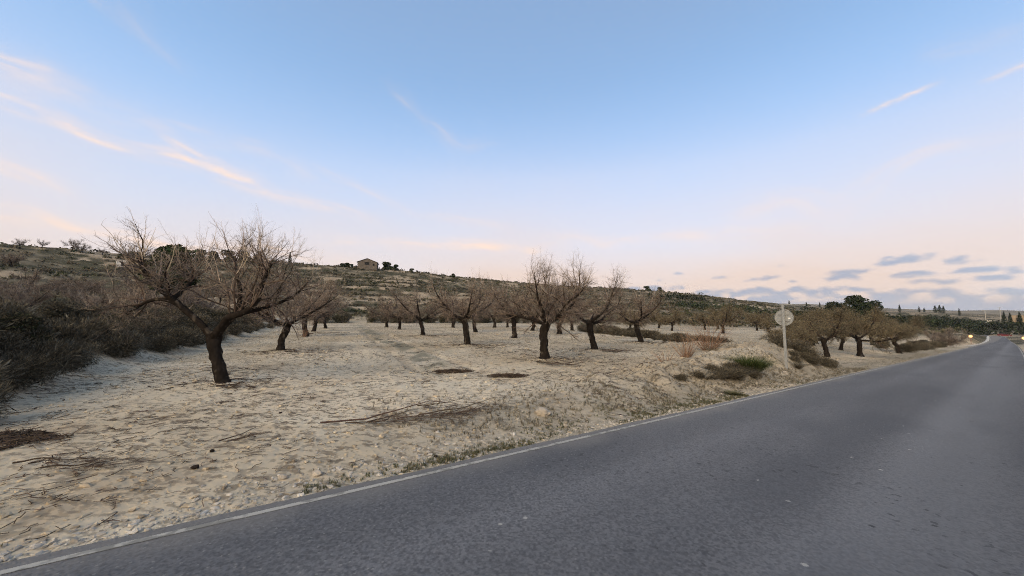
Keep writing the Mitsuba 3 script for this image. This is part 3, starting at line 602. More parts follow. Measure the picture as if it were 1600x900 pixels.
for i, (a, s, dr_, text) in enumerate([
  (36.75, .75, 0, 'small cypress on the skyline left above the round sign'), (38.4, .6, -8, 'short cypress on the skyline just above the round sign'), (39.65, .95, -12, 'broad cypress on the skyline right of the round sign'), (40.35, .9, -10, 'dark cypress second right of the round sign on the skyline'),
  (40.7, .75, -6, 'thin cypress third right of the round sign on the skyline'), (41.35, .8, -8, 'upright cypress on the skyline midway to the tall pine'), (42.0, 1.0, -10, 'pointed cypress on the skyline left of the squat round tree'), (46.2, .8, -60, 'cypress close on the right of the bluish pine'),
  (47.6, .85, -20, 'leftmost cypress of the row right of the tall pines'), (47.95, .75, -20, 'second cypress of the row right of the tall pines'), (48.7, .8, -20, 'thin cypress of the row right of the tall pines'), (49.0, .9, -20, 'broadest cypress of the row right of the tall pines'), (49.25, .9, -15, 'last cypress of the row right of the tall pines'), (50.25, 1.0, -100, 'lone cypress standing above the bare bush by the road')]):
    x, y = ridge_at(a); L_ = math.hypot(x, y); q = (L_ + dr_) / L_
    put('cypress', CY, at(x * q, y * q, 30 * i, s * L_ / 330 * g.uniform(.5, .85), 0, 1.8), text, 'tree', 'cypresses on the skyline')
for i, (x, y, s, text) in enumerate([(325, 246, 1.35, 'dark cypress left of the leftmost tall power pole on the right'), (329, 246, 1.3, 'dark cypress next to the power pole at the far right'), (334, 245, 1.4, 'dark cypress against the left wall of the tan building')]):
    put('cypress', CY, at(x, y, 40 * i, s), text, 'tree', 'cypresses on the skyline')
for i, (x, y, s, text) in enumerate([(-90.5, 196, .55, 'small round bush on the ridge left of the hill house'), (-88.0, 197, .62, 'round bush second left of the hill house'), (-85.6, 197, .5, 'little bush right before the hill house'), (-69.0, 203, .95, 'round dark tree touching the right side of the hill house'), (-64.6, 204, .72, 'rounded bush standing clear to the right of the hill house'), (-56.5, 207, .5, 'lone small bush further right on the ridge'), (-34.0, 214, .5, 'tiny bush on the ridge above the middle orchard'), (99, 271, .85, 'low spreading bush on the ridge above the dark green grove'), (110, 276, .75, 'second spreading bush on the ridge above the grove')]):
    put('ridge_bush', ROUND, at(x, y, 70 * i, s, -.5, 1.2), text, 'bush', 'bushes on the ridge')

# dark green groves: rows of low citrus that read as one mass
def grove(name, label, rows, cols, leaf, hgt, wid, seed):
    g = np.random.default_rng(seed); b = Bag()
    for (x0, y0, x1, y1) in rows:
        L_ = math.hypot(x1 - x0, y1 - y0); m = max(2, int(L_ / (wid * .75)))
        for s in np.linspace(0, 1, m):
            x, y = x0 + (x1 - x0) * s + g.normal() * wid * .35, y0 + (y1 - y0) * s + g.normal() * wid * .5
            gt, gn = tn(x, y)
            if abs(gn - float(road_c(gt))) < 8 and gt < 302: continue
            h = hgt * g.uniform(.55, 1.35)
            z = float(land(np.array([x]), np.array([y]), False)[0])
            q = wid * g.uniform(.45, .8); leafy(g, [(x, y, z + h * .5, q, q, h * .58, 70)], leaf, cols * g.uniform(.6, 1.5), b)
    k = key_of(name); scene[k] = b.ply(); tag(k, label, 'grove', None, 'stuff')
grove('citrus_grove', 'long dark green hedge like grove across the slope above the lower terrace', [(80, 214, 118, 226), (80, 218, 119, 230)], CITRUS, .42, 3.6, 2.8, 5)
grove('citrus_grove', 'green grove in loose rows just under the long dark hedge like grove', [(80, 176, 112, 170), (78, 184, 116, 178), (84, 192, 122, 186), (100, 168, 125, 160)], CITRUS * 1.5, .42, 2.4, 2.6, 6)
rows = [(240, 196, 266, 178), (246, 202, 280, 180), (252, 208, 290, 186), (205, 198, 262, 206), (212, 208, 275, 214), (236, 216, 305, 206), (272, 192, 312, 172), (262, 166, 305, 158), (268, 200, 300, 190)] + [(206 + 9 * i, 262 - 9 * i, 300 + 7 * i, 262 - 9 * i) for i in range(8)] + [(150 + 8 * i, 180 - 8 * i, 215 + 5 * i, 190 - 6 * i) for i in range(7)]
grove('citrus_grove', 'dark green orchard blocks filling the valley behind the road bend', rows, CITRUS, .55, 3.0, 3.4, 7)
grove('citrus_grove', 'dark shrubbery right of the road end', [(258, 182, 300, 176), (256, 176, 300, 168), (140, 96, 160, 108), (150, 97, 178, 116)], CITRUS * .8, .5, 3.0, 3.2, 8)
grove('citrus_grove', 'dark terrace hedges below the row of cypresses', [(185, 215, 250, 222), (196, 232, 270, 240), (215, 255, 300, 262)], CITRUS * .9, .5, 2.6, 3.0, 9)

# ------------------------------------------------------------------ dry shrubs, grass, scrub
for i in range(3):
    g = np.random.default_rng(100 + i)
    lob = [(q * math.cos(a), q * math.sin(a), .34 + .22 * g.random(), .42, .42, .42, 420) for a, q in ((g.uniform(0, 6.28), .55 * math.sqrt(g.random())) for _ in range(7))]
    b = fuzz(g, lob, .20, .0045, DRY * (.75, .95, .65)[i])
    leafy(g, [(0, 0, .3, .7, .7, .38, 700)], .07, DARKSCRUB * 1.2, b, slim=.18)
    blades(g, 300, 1.0, .75, .005, DRY * (.9, 1.1, .8)[i], .5, b)
    species(f'dry_kind_{i}', {'stems': b.ply()})
for i in range(2):
    g = np.random.default_rng(110 + i)
    b = leafy(g, lumpy(111 + i, 1.15, 1.45, 10, 420, .12), .075, DARKSCRUB * 1.05 if i else OLIVE * .65, slim=.3)
    fuzz(g, lumpy(111 + i, 1.1, 1.45, 7, 200, .2), .25, .005, DRY * .6, b)
    species(f'dark_kind_{i}', {'foliage': b.ply()})
g = np.random.default_rng(23)
BG = 'dry shrubs along the scrub bank'
ndark = -1
ys = [2.2, 3.4, 4.6, 5.6, 6.6, 7.6, 8.7, 9.8, 11, 12.2, 13.5, 15, 16.5, 18.2, 20, 22, 24, 26.5, 29, 32, 35, 39, 43, 48]
for row, (off, sc) in enumerate(((.75, .72), (1.9, .92), (3.3, 1.0), (4.9, .95))):
    for j, y in enumerate(ys):
        if row and (j + row) % 4 == 3 and row < 3: kind = 'dark'
        else: kind = 'dry'
        ndark += kind == 'dark'
        y2 = y + g.normal() * .3 + row * .5
        x = float(np.interp(y2, _BY, _BX)) - off * 1.15 + g.normal() * .25
        s = sc * g.uniform(.85, 1.25) * (1 if y > 5 else .8)
        if kind == 'dry': copy_of(f'dry_kind_{(j + row) % 3}', 'dry_shrub', at(x, y2, g.uniform(0, 360), s, -.08), (f'{ORD[j]} dry shrub from the near end along the foot of the left bank' if row == 0 else 'brown dry shrub in the back rows of the left bank'), 'shrub', BG if row == 0 else 'back rows of the scrub bank')
        else: copy_of(f'dark_kind_{j % 2}', 'dark_shrub', at(x, y2, g.uniform(0, 360), s * .7, -.1), f'{ORD[ndark]} dark leafy shrub of the left bank, counted from the near end', 'shrub', 'dark shrubs on the scrub bank')
nh = -1
for j in range(26):               # the hedge at the back of the upper field
    x = -37 + j * 1.72 + g.normal() * .3
    if -31.5 < x < -27.5: continue
    nh += 1
    y = 73.0 + .05 * x + g.normal() * .5 - (4.5 if x > 1 else 0) * sstep(1, 8, x)
    copy_of(f'dark_kind_{j % 2}', 'hedge_shrub', at(x, y, g.uniform(0, 360), g.uniform(1.0, 1.35), -.1, 1.2), f'{ORD[nh]} dark shrub from the left in the hedge behind the upper field', 'shrub', 'hedge shrubs behind the upper field')
EG = 'dry tussocks below the edge of the upper field'
for j in range(42):
    n_ = g.uniform(7.5, 34); t_ = float(t_edge(n_)) + g.uniform(1.2, 4.6) + .06 * n_
    x, y = UX * t_ - UY * n_, UY * t_ + UX * n_
    copy_of(f'dry_kind_{j % 3}', 'dry_tussock', at(x, y, g.uniform(0, 360), g.uniform(.5, .8) + .006 * n_, -.05, 1.25), 'greyish brown dry tussock growing along the step below the upper field', 'tussock', EG)
for j, (t_, n_, s) in enumerate([(18.4, 6.0, .5), (19.0, 6.3, .6), (19.4, 5.6, .58), (20.0, 6.3, .58), (20.2, 5.4, .55), (21.0, 6.2, .48), (21.0, 5.3, .5), (21.8, 5.2, .42), (22.4, 5.2, .34)]):
    x, y = UX * t_ - UY * n_, UY * t_ + UX * n_
    copy_of(f'dry_kind_{j % 3}', 'slope_tussock', at(x, y, 50 * j, s, -.04), f'{ORD[j]} dark brown tussock on the slope right of the round sign, counted from the sign', 'tussock', 'tussocks on the slope right of the sign')
for j, (t_, n_, s) in enumerate([(9.6, 5.4, .22), (10.3, 5.3, .27), (10.9, 5.1, .34), (11.4, 5.35, .38), (11.9, 5.0, .38), (12.3, 5.3, .40), (12.7, 4.9, .34), (13.9, 5.2, .32), (14.5, 5.3, .26), (17.4, 5.2, .36), (18.0, 5.4, .42), (18.6, 5.2, .44), (19.2, 5.0, .42), (11.2, 5.9, .22)]):
    copy_of(f'dry_kind_{j % 3}', 'bank_tussock', at(UX * t_ - UY * n_, UY * t_ + UX * n_, 77 * j, s * .8, -.03, 1.35), f'{ORD[j]} low dark tussock on the rough bank by the round sign, counted from the left' if j < 13 else 'small dark tussock higher up on the rough bank left of the rush clump', 'tussock', 'tussocks on the bank by the sign')
for j in range(14):
    t_ = 48 + j * 2.3; n_ = 5.6 + g.uniform(0, 2.2) + float(road_c(t_)) - 1.8
    x, y = UX * t_ - UY * n_, UY * t_ + UX * n_
    copy_of(f'dry_kind_{j % 3}', 'verge_tussock', at(x, y, 50 * j, g.uniform(.5, .85), -.04, 1.3), f'{ORD[j]} brown tussock along the far roadside bank, counted from the near end', 'tussock', 'tussocks on the far roadside bank')
def tuft(name, seed, n, h, sp, w, cols, lean, x, y, label, cat, part='stems', dz=-.03, extra=None, sx=None):
    g = np.random.default_rng(seed); b = blades(g, n, h, sp, w, cols, lean)
    if extra: extra(g, b)
    return put(name, {part: b.ply()}, at(x, y, 0, 1, dz, sx), label, cat)
RUSH = np.array([[.040, .065, .020], [.060, .085, .026], [.026, .042, .016], [.10, .105, .045]])
tuft('rush_clump', 120, 2600, .62, .42, .006, RUSH, .6, 7.45, 11.85, 'dense dark green rush clump on the bank left of the round sign', 'grass clump')
tuft('dry_clump', 121, 900, .40, .55, .005, DRY * .75, .8, 6.15, 10.95, 'tangled grey brown dry clump left of the green rush clump', 'shrub', sx=1.3)
tuft('dry_clump', 122, 700, .32, .45, .005, DRY * .7, .8, 5.35, 10.45, 'low dark dry clump further left on the bank', 'shrub', sx=1.3)
tuft('dry_clump', 123, 650, .36, .42, .005, DRY * .6, .8, 6.85, 11.45, 'dark twiggy clump touching the green rush clump on its left', 'shrub')
tuft('dry_clump', 124, 500, .30, .32, .005, DRY * .7, .7, 10.55, 14.0, 'small dark dry clump at the foot of the sign pole', 'shrub')
tuft('herb_clump', 125, 420, .16, .2, .008, OLIVE * 1.3, .7, 5.55, 9.52, 'small grey green herb at the road edge below the bank', 'plant')
STALK = np.array([[.22, .135, .095], [.165, .10, .07], [.27, .18, .125]])
tuft('dry_stalks', 126, 60, 1.05, .45, .006, STALK, .12, 6.85, 14.8, 'thin reddish dead stalks standing on the rim of the upper field', 'plant', sx=1.6)
tuft('dry_stalks', 127, 150, 1.35, .7, .006, STALK, .18, 8.5, 16.2, 'taller reddish dead stalks in a thicket near the mound', 'plant', sx=1.5)
tuft('dry_stalks', 128, 40, .7, .35, .005, STALK, .25, 5.4, 13.2, 'sparse low dead stalks in front of the thicket', 'plant', sx=1.6)
tuft('dry_stalks', 129, 70, .9, .5, .006, STALK, .3, -15.6, 28.0, 'pinkish dead stalks at the foot of a trunk at the left', 'plant')

for j in range(11):
    t_, n_ = 14.2 + .62 * j + .2 * math.sin(j * 5.0), 6.9 + 1.3 * math.sin(j * 2.3)
    tuft('rim_grass', 140 + j, 90 + 15 * (j % 4), .34 + .1 * (j % 3), .32, .0045, DRY * 1.25, .6, UX * t_ - UY * n_, UY * t_ + UX * n_, f'{ORD[j]} thin straw coloured tuft along the crest of the mound, counted from the left', 'grass tuft')
GRASS = np.array([[.07, .085, .035], [.10, .105, .055], [.13, .12, .075]])
tuft('base_grass', 160, 300, .16, .45, .005, GRASS, .7, -10.45, 16.75, 'small green grass ring round the foot of the straight dark trunk', 'grass tuft')
tuft('base_grass', 161, 160, .14, .4, .005, DRY * 1.2, .7, 1.3, 13.95, 'dry grass tuft round the foot of the tallest middle tree', 'grass tuft')
tuft('base_grass', 162, 170, .13, .4, .005, DRY * 1.2, .7, -6.95, 8.9, 'dry grass tuft at the foot of the large black leaning tree', 'grass tuft')
def scatter_masses(seed, pts, sizes, cols, leaves, flat_=.75):
    """many small rounded scrub plants in one mesh."""
    g = np.random.default_rng(seed); m = len(pts); N = m * leaves
    d = unit(g.normal(size=(N, 3))); d[:, 2] = np.abs(d[:, 2])
    S = np.repeat(sizes, leaves)
    c = np.repeat(pts, leaves, 0) + d * (S * g.uniform(.35, 1, N) ** .6 * .5)[:, None] * np.array([1.15, 1.15, flat_])
    s = S * g.uniform(.12, .26, N)
    e1 = unit(g.normal(size=(N, 3))); e2 = unit(np.cross(e1, g.normal(size=(N, 3))))
    v = np.stack([c + e1 * s[:, None], c + e2 * s[:, None] * .7, c - e1 * s[:, None], c - e2 * s[:, None] * .7], 1).reshape(-1, 3)
    i = np.arange(N)[:, None] * 4
    f = np.concatenate([i + [0, 1, 2], i + [0, 2, 3]]).reshape(-1, 3)
    tone = np.repeat(cols, leaves, 0) * (1 + .22 * g.normal(size=(N, 1)))
    return v, f, np.repeat(np.clip(tone, .004, 1), 4, 0)
g = np.random.default_rng(31)
P_, S_, C_ = [], [], []
allcols = np.concatenate([DARKSCRUB, OLIVE, DRY * .8])
for lo, hi, cnt, sz in ((38, 90, 5000, (.35, 1.3)), (90, 180, 13000, (.45, 2.0)), (180, 330, 13000, (.6, 2.5))):
    a = np.radians(g.uniform(-57, 57.5, cnt)); r = np.sqrt(g.uniform(lo ** 2, hi ** 2, cnt))
    x, y = r * np.sin(a), r * np.cos(a)
    t_, n_ = tn(x, y)
    db = d_bank(x, y)
    hillish = (y > 76) | (db > 6)
    ok = hillish & (n_ - road_c(t_) > 7) & (meshkit.fbm(np.stack([x / 9, y / 9, 0 * x], -1), 3, 41) > g.uniform(.26, .60, cnt))
    x, y = x[ok], y[ok]
    s = sz[0] + (sz[1] - sz[0]) * g.random(len(x)) ** 2.2
    P_.append(np.stack([x, y, land(x, y, False) + s * .08], -1)); S_.append(s)
    kind = np.clip((meshkit.fbm(np.stack([x / 14, y / 14, 0 * x + 5], -1), 3, 43) * 1.5 - .25) * len(allcols) + g.normal(size=len(x)) * 2.5, 0, len(allcols) - 1).astype(int)
    C_.append(allcols[kind])
v, f, c = scatter_masses(32, np.vstack(P_), np.concatenate(S_), np.vstack(C_), 13)
scene['hillside_scrub'] = mikit.ply((v, f), 'plant', color=c)
tag('hillside_scrub', 'low grey green and brown scrub dotted over the terraced hillside', 'scrub', None, 'stuff')

# ------------------------------------------------------------------ on the soil: clods, twigs, gravel, weeds
def pebbles(g, x, y, s, dz=0.0, squash=.6):
    base = trimesh.creation.icosahedron(); bv = unit(np.array(base.vertices)); m = len(x)
    k = bv[None] * (1 + .30 * g.normal(size=(m, 12, 1))) * s[:, None, None] * np.array([1, 1, squash]) * (1 + .25 * g.normal(size=(m, 1, 3)))
    z = land(x, y) + dz
    v = k + np.stack([x, y, z + s * .15], -1)[:, None]
    f = (np.array(base.faces)[None] + (np.arange(m) * 12)[:, None, None]).reshape(-1, 3)
    return v.reshape(-1, 3), f
def in_field(x, y):
    t, n = tn(x, y)
    return (n - road_c(t) > 2.5) & (d_bank(x, y) < 0.6) & (y < 70) & ((t < t_edge(n) + 1) | (n < 60))
g = np.random.default_rng(51)
m = 15000
a = np.radians(g.uniform(-58, 57, m)); r = 3.0 * np.exp(g.random(m) * math.log(12))
x, y = r * np.sin(a), r * np.cos(a); ok = in_field(x, y) & (meshkit.fbm(np.stack([x / 1.7, y / 1.7, 0 * x], -1), 3, 52) > g.uniform(.2, .6, m))
x, y, r = x[ok], y[ok], r[ok]
s = (.006 + .026 * g.random(len(x)) ** 4) * (.75 + r / 16)
v, f = pebbles(g, x, y, s)
scene['soil_clods'] = mikit.ply((v, f), 'soil_loose')
scene['soil_loose'] = {'type': 'diffuse', 'reflectance': proc(ground_colour)}
tag('soil_clods', 'loose dry clods of pale soil scattered over the field', 'soil clods', None, 'stuff')
m = 13000                         # prunings and dead stems left on the soil
a = np.radians(g.uniform(-58, 50, m)); r = 2.4 * np.exp(g.random(m) * math.log(20))
x, y = r * np.sin(a), r * np.cos(a); ok = in_field(x, y) & (meshkit.fbm(np.stack([x / 2.6, y / 2.6, 0 * x + 3], -1), 3, 53) > g.uniform(.33, .66, m))
x, y = x[ok], y[ok]
for tx, ty in ((-7.02, 9.05), (1.2, 14.07), (-2.48, 20.75), (3.93, 17.98), (7.72, 22.48), (-10.43, 16.88), (-7.1, 29.83)):
    q = g.normal(size=(160, 2)) * [.9, .5] + [tx + .35, ty]; x, y = np.r_[x, q[:, 0]], np.r_[y, q[:, 1]]
m = len(x)
L_ = g.uniform(.05, .30, m) * np.clip(.35 + np.hypot(x, y) / 14, 0, 1); th = g.normal(size=m) * .9
D = np.stack([np.cos(th), np.sin(th)], -1) * L_[:, None]
k = np.linspace(-.5, .5, 4)
px_, py_ = x[:, None] + D[:, :1] * k + .02 * g.normal(size=(m, 4)), y[:, None] + D[:, 1:] * k + .02 * g.normal(size=(m, 4))
P = np.stack([px_, py_, land(px_, py_) + .012 + .012 * g.random((m, 4))], -1)
b = Bag(); b.tubes(P, ((.0022 + .0035 * g.random((m, 1))) * np.clip(.5 + np.hypot(x, y) / 16, 0, 1.6)[:, None]) * np.ones((1, 4)), jit(g, (.075, .055, .042), m, .35), 3)
scene['fallen_twigs'] = b.ply(); tag('fallen_twigs', 'thin dark pruned twigs and stems strewn over the pale soil', 'twigs', None, 'stuff')
m = 7000
t_ = g.uniform(-4, 60, m) ** 1.0; t_ = np.where(g.random(m) < .65, g.uniform(-4, 14, m), t_)
o = HALF + .02 + np.abs(g.normal(size=m)) * .28 * (1 + .6 * np.sin(t_ * .7))
x, y = at_tn(t_, o)
s = .007 + .022 * g.random(m) ** 3
v, f = pebbles(g, x, y, s)
b = Bag(); b.add(v, f, np.repeat(np.array((.36, .325, .275)) * (1 + .25 * g.normal(size=(m, 1))), 12, 0))
scene['roadside_gravel'] = b.ply(); tag('roadside_gravel', 'loose grey gravel lining the left edge of the asphalt', 'gravel', None, 'stuff')
def carpet(name, label, cat, seed, spots, cols, h, w):
    """small weeds and grass in drifts along the road: spots are (t0, t1, off0, off1, count)."""
    g = np.random.default_rng(seed); b = Bag()
    for t0, t1, o0, o1, cnt in spots:
        t = g.uniform(t0, t1, cnt); o = o0 + (o1 - o0) * np.abs(g.normal(size=cnt)) * .5
        x, y = at_tn(t, HALF + o)
        keep = meshkit.fbm(np.stack([x / .5, y / .5, 0 * x], -1), 2, seed) > g.uniform(.25, .62, cnt)
        x, y = x[keep], y[keep]; z = land(x, y); m = len(x)
        for q in range(9):
            a = g.uniform(0, 6.283, m); L = h * g.uniform(.4, 1.2, m); out = g.uniform(.1, .7, m)
            p0 = np.stack([x + .012 * g.normal(size=m), y + .012 * g.normal(size=m), z - .01], -1)
            o_ = np.stack([np.cos(a), np.sin(a), 0 * a], 1)
            P = np.stack([p0, p0 + o_ * (out * L * .4)[:, None] + [0, 0, 1] * (L * .7)[:, None], p0 + o_ * (out * L)[:, None] + [0, 0, 1] * (L * (1.05 - .4 * out))[:, None]], 1)
            side = unit(np.cross(o_, [0, 0, 1.0]))[:, None] * w * np.array([1, .9, .1])[None, :, None]
            v = np.stack([P - side, P + side], 2).reshape(-1, 3)
            f = (np.array([[0, 1, 3], [0, 3, 2], [2, 3, 5], [2, 5, 4]])[None] + (np.arange(m) * 6)[:, None, None]).reshape(-1, 3)
            b.add(v, f, np.repeat(np.clip(cols[g.integers(0, len(cols), m)] * (1 + .25 * g.normal(size=(m, 1))), .004, 1), 6, 0))
    k = key_of(name); scene[k] = b.ply(); tag(k, label, cat, None, 'stuff')
WEED = np.array([[.085, .090, .050], [.115, .110, .065], [.060, .068, .036], [.16, .135, .085]])
carpet('roadside_weeds', 'low grey green weeds growing in drifts along the road edge', 'weeds', 61,
       [(.6, 2.2, .05, .35, 160), (1.6, 3.4, .05, .4, 330), (3.4, 5.4, .1, .9, 260), (5.4, 7.6, .05, 1.0, 800), (7.6, 9.0, .05, .6, 450), (9.2, 10.4, .05, .5, 420), (12, 15, .1, .8, 200), (-2.0, -1.2, .05, .3, 70)], WEED, .048, .0032)
carpet('verge_grass', 'dead straw coloured grass thinly covering the verge and the bank', 'grass', 62,
       [(2, 8, .6, 3.2, 1100), (6, 16, .5, 2.2, 1600), (14, 24, .1, 1.4, 1100), (20, 60, .1, 1.5, 1400)], DRY * 1.3, .065, .0032)

# fallen branches, brush heaps and stones
def branch_mesh(seed, L, r, flat_=.25, dens=1.0):
    g = np.random.default_rng(seed); b = Bag()
    P, R_ = wander(g, np.array([[-L / 2, 0, .05]]), np.array([[1.0, 0, 0]]), np.array([L]), 11, .20, 0), np.linspace(r, r * .25, 11)[None]
    P[:, :, 2] = .05 + .4 * np.abs(P[:, :, 2] - .05)
    b.tubes(P, R_, jit(g, (.06, .045, .036), 1), 6)
    P2, R2 = shoots(g, P, R_, round(9 * dens), .1, 1, 32, 0, .2 * L, .5 * L, 5, .22, 0, .6, .009)
    P3, R3 = shoots(g, P2, R2, 5, .1, 1, 40, 0, .08 * L, .25 * L, 4, .2, 0, .6, .005)
    P4, R4 = shoots(g, P3, R3, 4, .1, 1, 40, 0, .05 * L, .12 * L, 3, .2, 0, .7, .003)
    for q, w, s in ((P2, R2, 4), (P3, R3, 3), (P4, R4, 3)):
        q[:, :, 2] = .015 + np.abs(q[:, :, 2]) * flat_
        b.tubes(q, w, jit(g, (.085, .063, .05), len(q), .3), s)
    return b
for i, (x, y, rz, L, r, dens, text) in enumerate([
  (-1.75, 5.85, 12, 2.2, .015, 2.2, 'longest fallen branch, dark and twiggy, lying near the middle of the road verge'),
  (-.75, 6.15, 4, 1.5, .012, 2.8, 'bushy dark pruned branch lying right of the longest fallen branch'),
  (-1.25, 6.85, 20, .9, .012, 1.0, 'small fallen branch with upturned end behind the longest one'),
  (-4.9, 4.27, 24, .9, .010, 2.4, 'twiggy fallen branch at the lower left, higher of the two close together'),
  (-4.45, 4.0, 6, .8, .009, 1.8, 'thin fallen branch at the lower left, below its twiggy neighbour'),
  (-3.4, 4.9, 20, .6, .008, 2.6, 'small dark heap of twigs near a dark round clod at the lower left'),
  (-4.55, 3.25, 18, .8, .011, 1.6, 'dark branch cut by the left margin at the lower left'),
  (1.55, 12.9, -25, 1.5, .03, 1.6, 'forked fallen branch at the foot of the tallest middle tree'),
  (-15.0, 30.5, 0, 4.2, .05, .4, 'long reddish log lying across the back of the field'),
  (-9.6, 16.6, 10, .8, .02, 1.4, 'small branch at the foot of the straight dark trunk'),
  (-6.3, 8.7, 10, .9, .02, 1.6, 'dark twigs beside the base of the large black tree'),
  (-1.0, 18.5, 0, 1.6, .02, .8, 'thin branch on the soil right of the bent grey trunk'),
  (4.9, 17.3, 0, 1.5, .02, .9, 'thin branch on the soil right of the tree with the dark fork')]):
    k = key_of('fallen_branch')
    bag = branch_mesh(200 + i, L, r, .22, dens)
    scene[k] = {**bag.ply(), 'to_world': at(x, y, rz, 1.0, .01)}
    tag(k, text, 'branch', 'fallen branches on the field')
for i, (x, y, rx, ry, n_, text) in enumerate([(-1.76, 11.15, .55, .28, 900, 'dark brown heap of brush lying flat on the pale soil, left of two'), (-.10, 10.35, .55, .22, 520, 'dark brown heap of brush with a tail of twigs, right of two'), (-6.75, 4.9, .7, .5, 1100, 'dark patch of dead brush at the left margin below the scrub bank')]):
    g = np.random.default_rng(300 + i); a = g.uniform(0, 6.283, n_); q = g.random(n_) ** .75
    edge_ = .55 + .9 * meshkit.fbm(np.stack([np.cos(a) * 1.6, np.sin(a) * 1.6, a * 0 + i], -1), 3, 7)
    c = np.stack([q * edge_ * rx * np.cos(a), q * edge_ * ry * np.sin(a) + .12 * rx * np.cos(a) ** 2, .005 + .06 * (1 - q) * g.random(n_)], -1)
    d = unit(g.normal(size=(n_, 3)) * [1.6, 1, .2]) * (g.uniform(.03, .10, n_) * (1 + 1.2 * (g.random(n_) > .9)))[:, None]
    b = Bag(); b.tubes(np.stack([c - d, c + g.normal(size=(n_, 3)) * .012, c + d], 1), np.full((n_, 3), .0045), jit(g, (.075, .056, .043), n_, .4), 3)
    k = key_of('brush_heap'); scene[k] = {**b.ply(), 'to_world': at(x, y, 0, 1, .02)}
    tag(k, text, 'brush heap')
def stone(seed, s, sq=.6):
    m = trimesh.creation.icosphere(3); v = np.array(m.vertices)
    v = v * (1 + .9 * (meshkit.fbm(v * 1.3 + seed * 7.1, 3, seed) - .5))[:, None] * np.array([1, .8, sq]) * s
    return trimesh.Trimesh(v, m.faces, process=False)
def stone_colour(p, n, uv): return mix((.26, .225, .18), (.46, .41, .34), dfbm(p.x * 9, p.y * 9, p.z * 9, 4))
scene['stone_face'] = {'type': 'diffuse', 'reflectance': proc(stone_colour)}
flat('dark_clod', (.028, .022, .018))
for i, (x, y, s, m_, text) in enumerate([(.53, 6.57, .14, 'stone_face', 'largest pale stone on the verge in the middle of the picture'), (-3.39, 4.11, .035, 'dark_clod', 'nearly black round clod on the pale soil at the lower left'), (-3.6, 4.6, .028, 'dark_clod', 'smaller dark clod next to the heap of twigs at the lower left'), (-.93, 4.68, .03, 'dark_clod', 'small black lump by the road edge near the middle'),
   (-2.05, 4.05, .06, 'stone_face', 'pale flat stone by the road edge at the lower left'), (-2.35, 3.95, .045, 'stone_face', 'second pale stone by the road edge at the lower left'), (1.6, 7.9, .08, 'stone_face', 'pale stone on the bank right of the largest stone'), (-3.9, 6.4, .03, 'dark_clod', 'little dark clod in the middle of the left soil'), (9.35, 12.95, .11, 'stone_face', 'pale stone at the foot of the sign pole')]):
    k = key_of('stone' if m_ == 'stone_face' else 'dark_clod_lump')
    scene[k] = {**mikit.ply(stone(400 + i, s), m_, smooth=True), 'to_world': at(x, y, 40 * i, 1, s * .2)}
    tag(k, text, 'stone' if m_ == 'stone_face' else 'clod')

# ------------------------------------------------------------------ made things
def box(x0, x1, y0, y1, z0, z1, bev=0.0):
    m = trimesh.creation.box((x1 - x0, y1 - y0, z1 - z0)); m.apply_translation(((x0 + x1) / 2, (y0 + y1) / 2, (z0 + z1) / 2)); return m
def disc(r, h, n=40, axis='y'):
    m = trimesh.creation.cylinder(r, h, sections=n)
    m.apply_transform(trimesh.transformations.rotation_matrix(math.pi / 2, [1, 0, 0] if axis == 'y' else [0, 1, 0]) if axis != 'z' else np.eye(4)); return m
def cat(*ms): return trimesh.util.concatenate(list(ms))
def galv(p, n, uv):
    return mix((.22, .23, .23), (.33, .34, .335), 0.35 + 0.3 * dfbm(p.x * 9, p.y * 9, p.z * 5, 4)) * (0.95 + .1 * dnoise(p.x * 60, p.y * 60, p.z * 20))
scene['galvanised'] = {'type': 'principled', 'base_color': proc(galv), 'roughness': .55, 'metallic': .25}
flat('lens_red', (.45, .02, .02), .4); flat('black_plastic', (.012, .012, .013), .45)
heading = math.degrees(math.atan2(UX, UY))           # turned from +y towards +x
# round sign seen from behind; local +y is the road's heading
M = at(9.65, 13.24, -heading, .945, -.05)
k = 'traffic_sign'
rim = trimesh.creation.torus(.297, .009, major_sections=48, minor_sections=8); rim.apply_transform(trimesh.transformations.rotation_matrix(math.pi / 2, [1, 0, 0])); rim.apply_translation((0, .058, 2.06))
dd = disc(.30, .004, 56); dd.apply_translation((0, .062, 2.06))
scene[k + '__disc'] = {**mikit.ply(dd, 'galvanised', smooth=30), 'to_world': M}
scene[k + '__rim'] = {**mikit.ply(rim, 'galvanised', smooth=True), 'to_world': M}
scene[k + '__pole'] = {**mikit.ply(box(-.04, .04, -.02, .02, -.3, 2.54), 'galvanised'), 'to_world': M}
scene[k + '__bracket'] = {**mikit.ply(box(-.17, .17, .0215, .056, 2.17, 2.20), 'galvanised'), 'to_world': M}
scene[k + '__bracket_001'] = {**mikit.ply(box(-.17, .17, .0215, .056, 1.93, 1.96), 'galvanised'), 'to_world': M}
scene[k + '__sticker'] = {**mikit.ply(box(.14, .20, .0565, .0595, 2.02, 2.06), 'white_paint'), 'to_world': M}
scene[k + '__top_bar'] = {**mikit.ply(box(-.10, .34, -.018, .018, 2.542, 2.57), 'galvanised'), 'to_world': M}
flat('white_paint', (.72, .72, .70), .6)
tag(k, 'round grey traffic sign seen from behind on a steel pole by the mound', 'traffic sign')
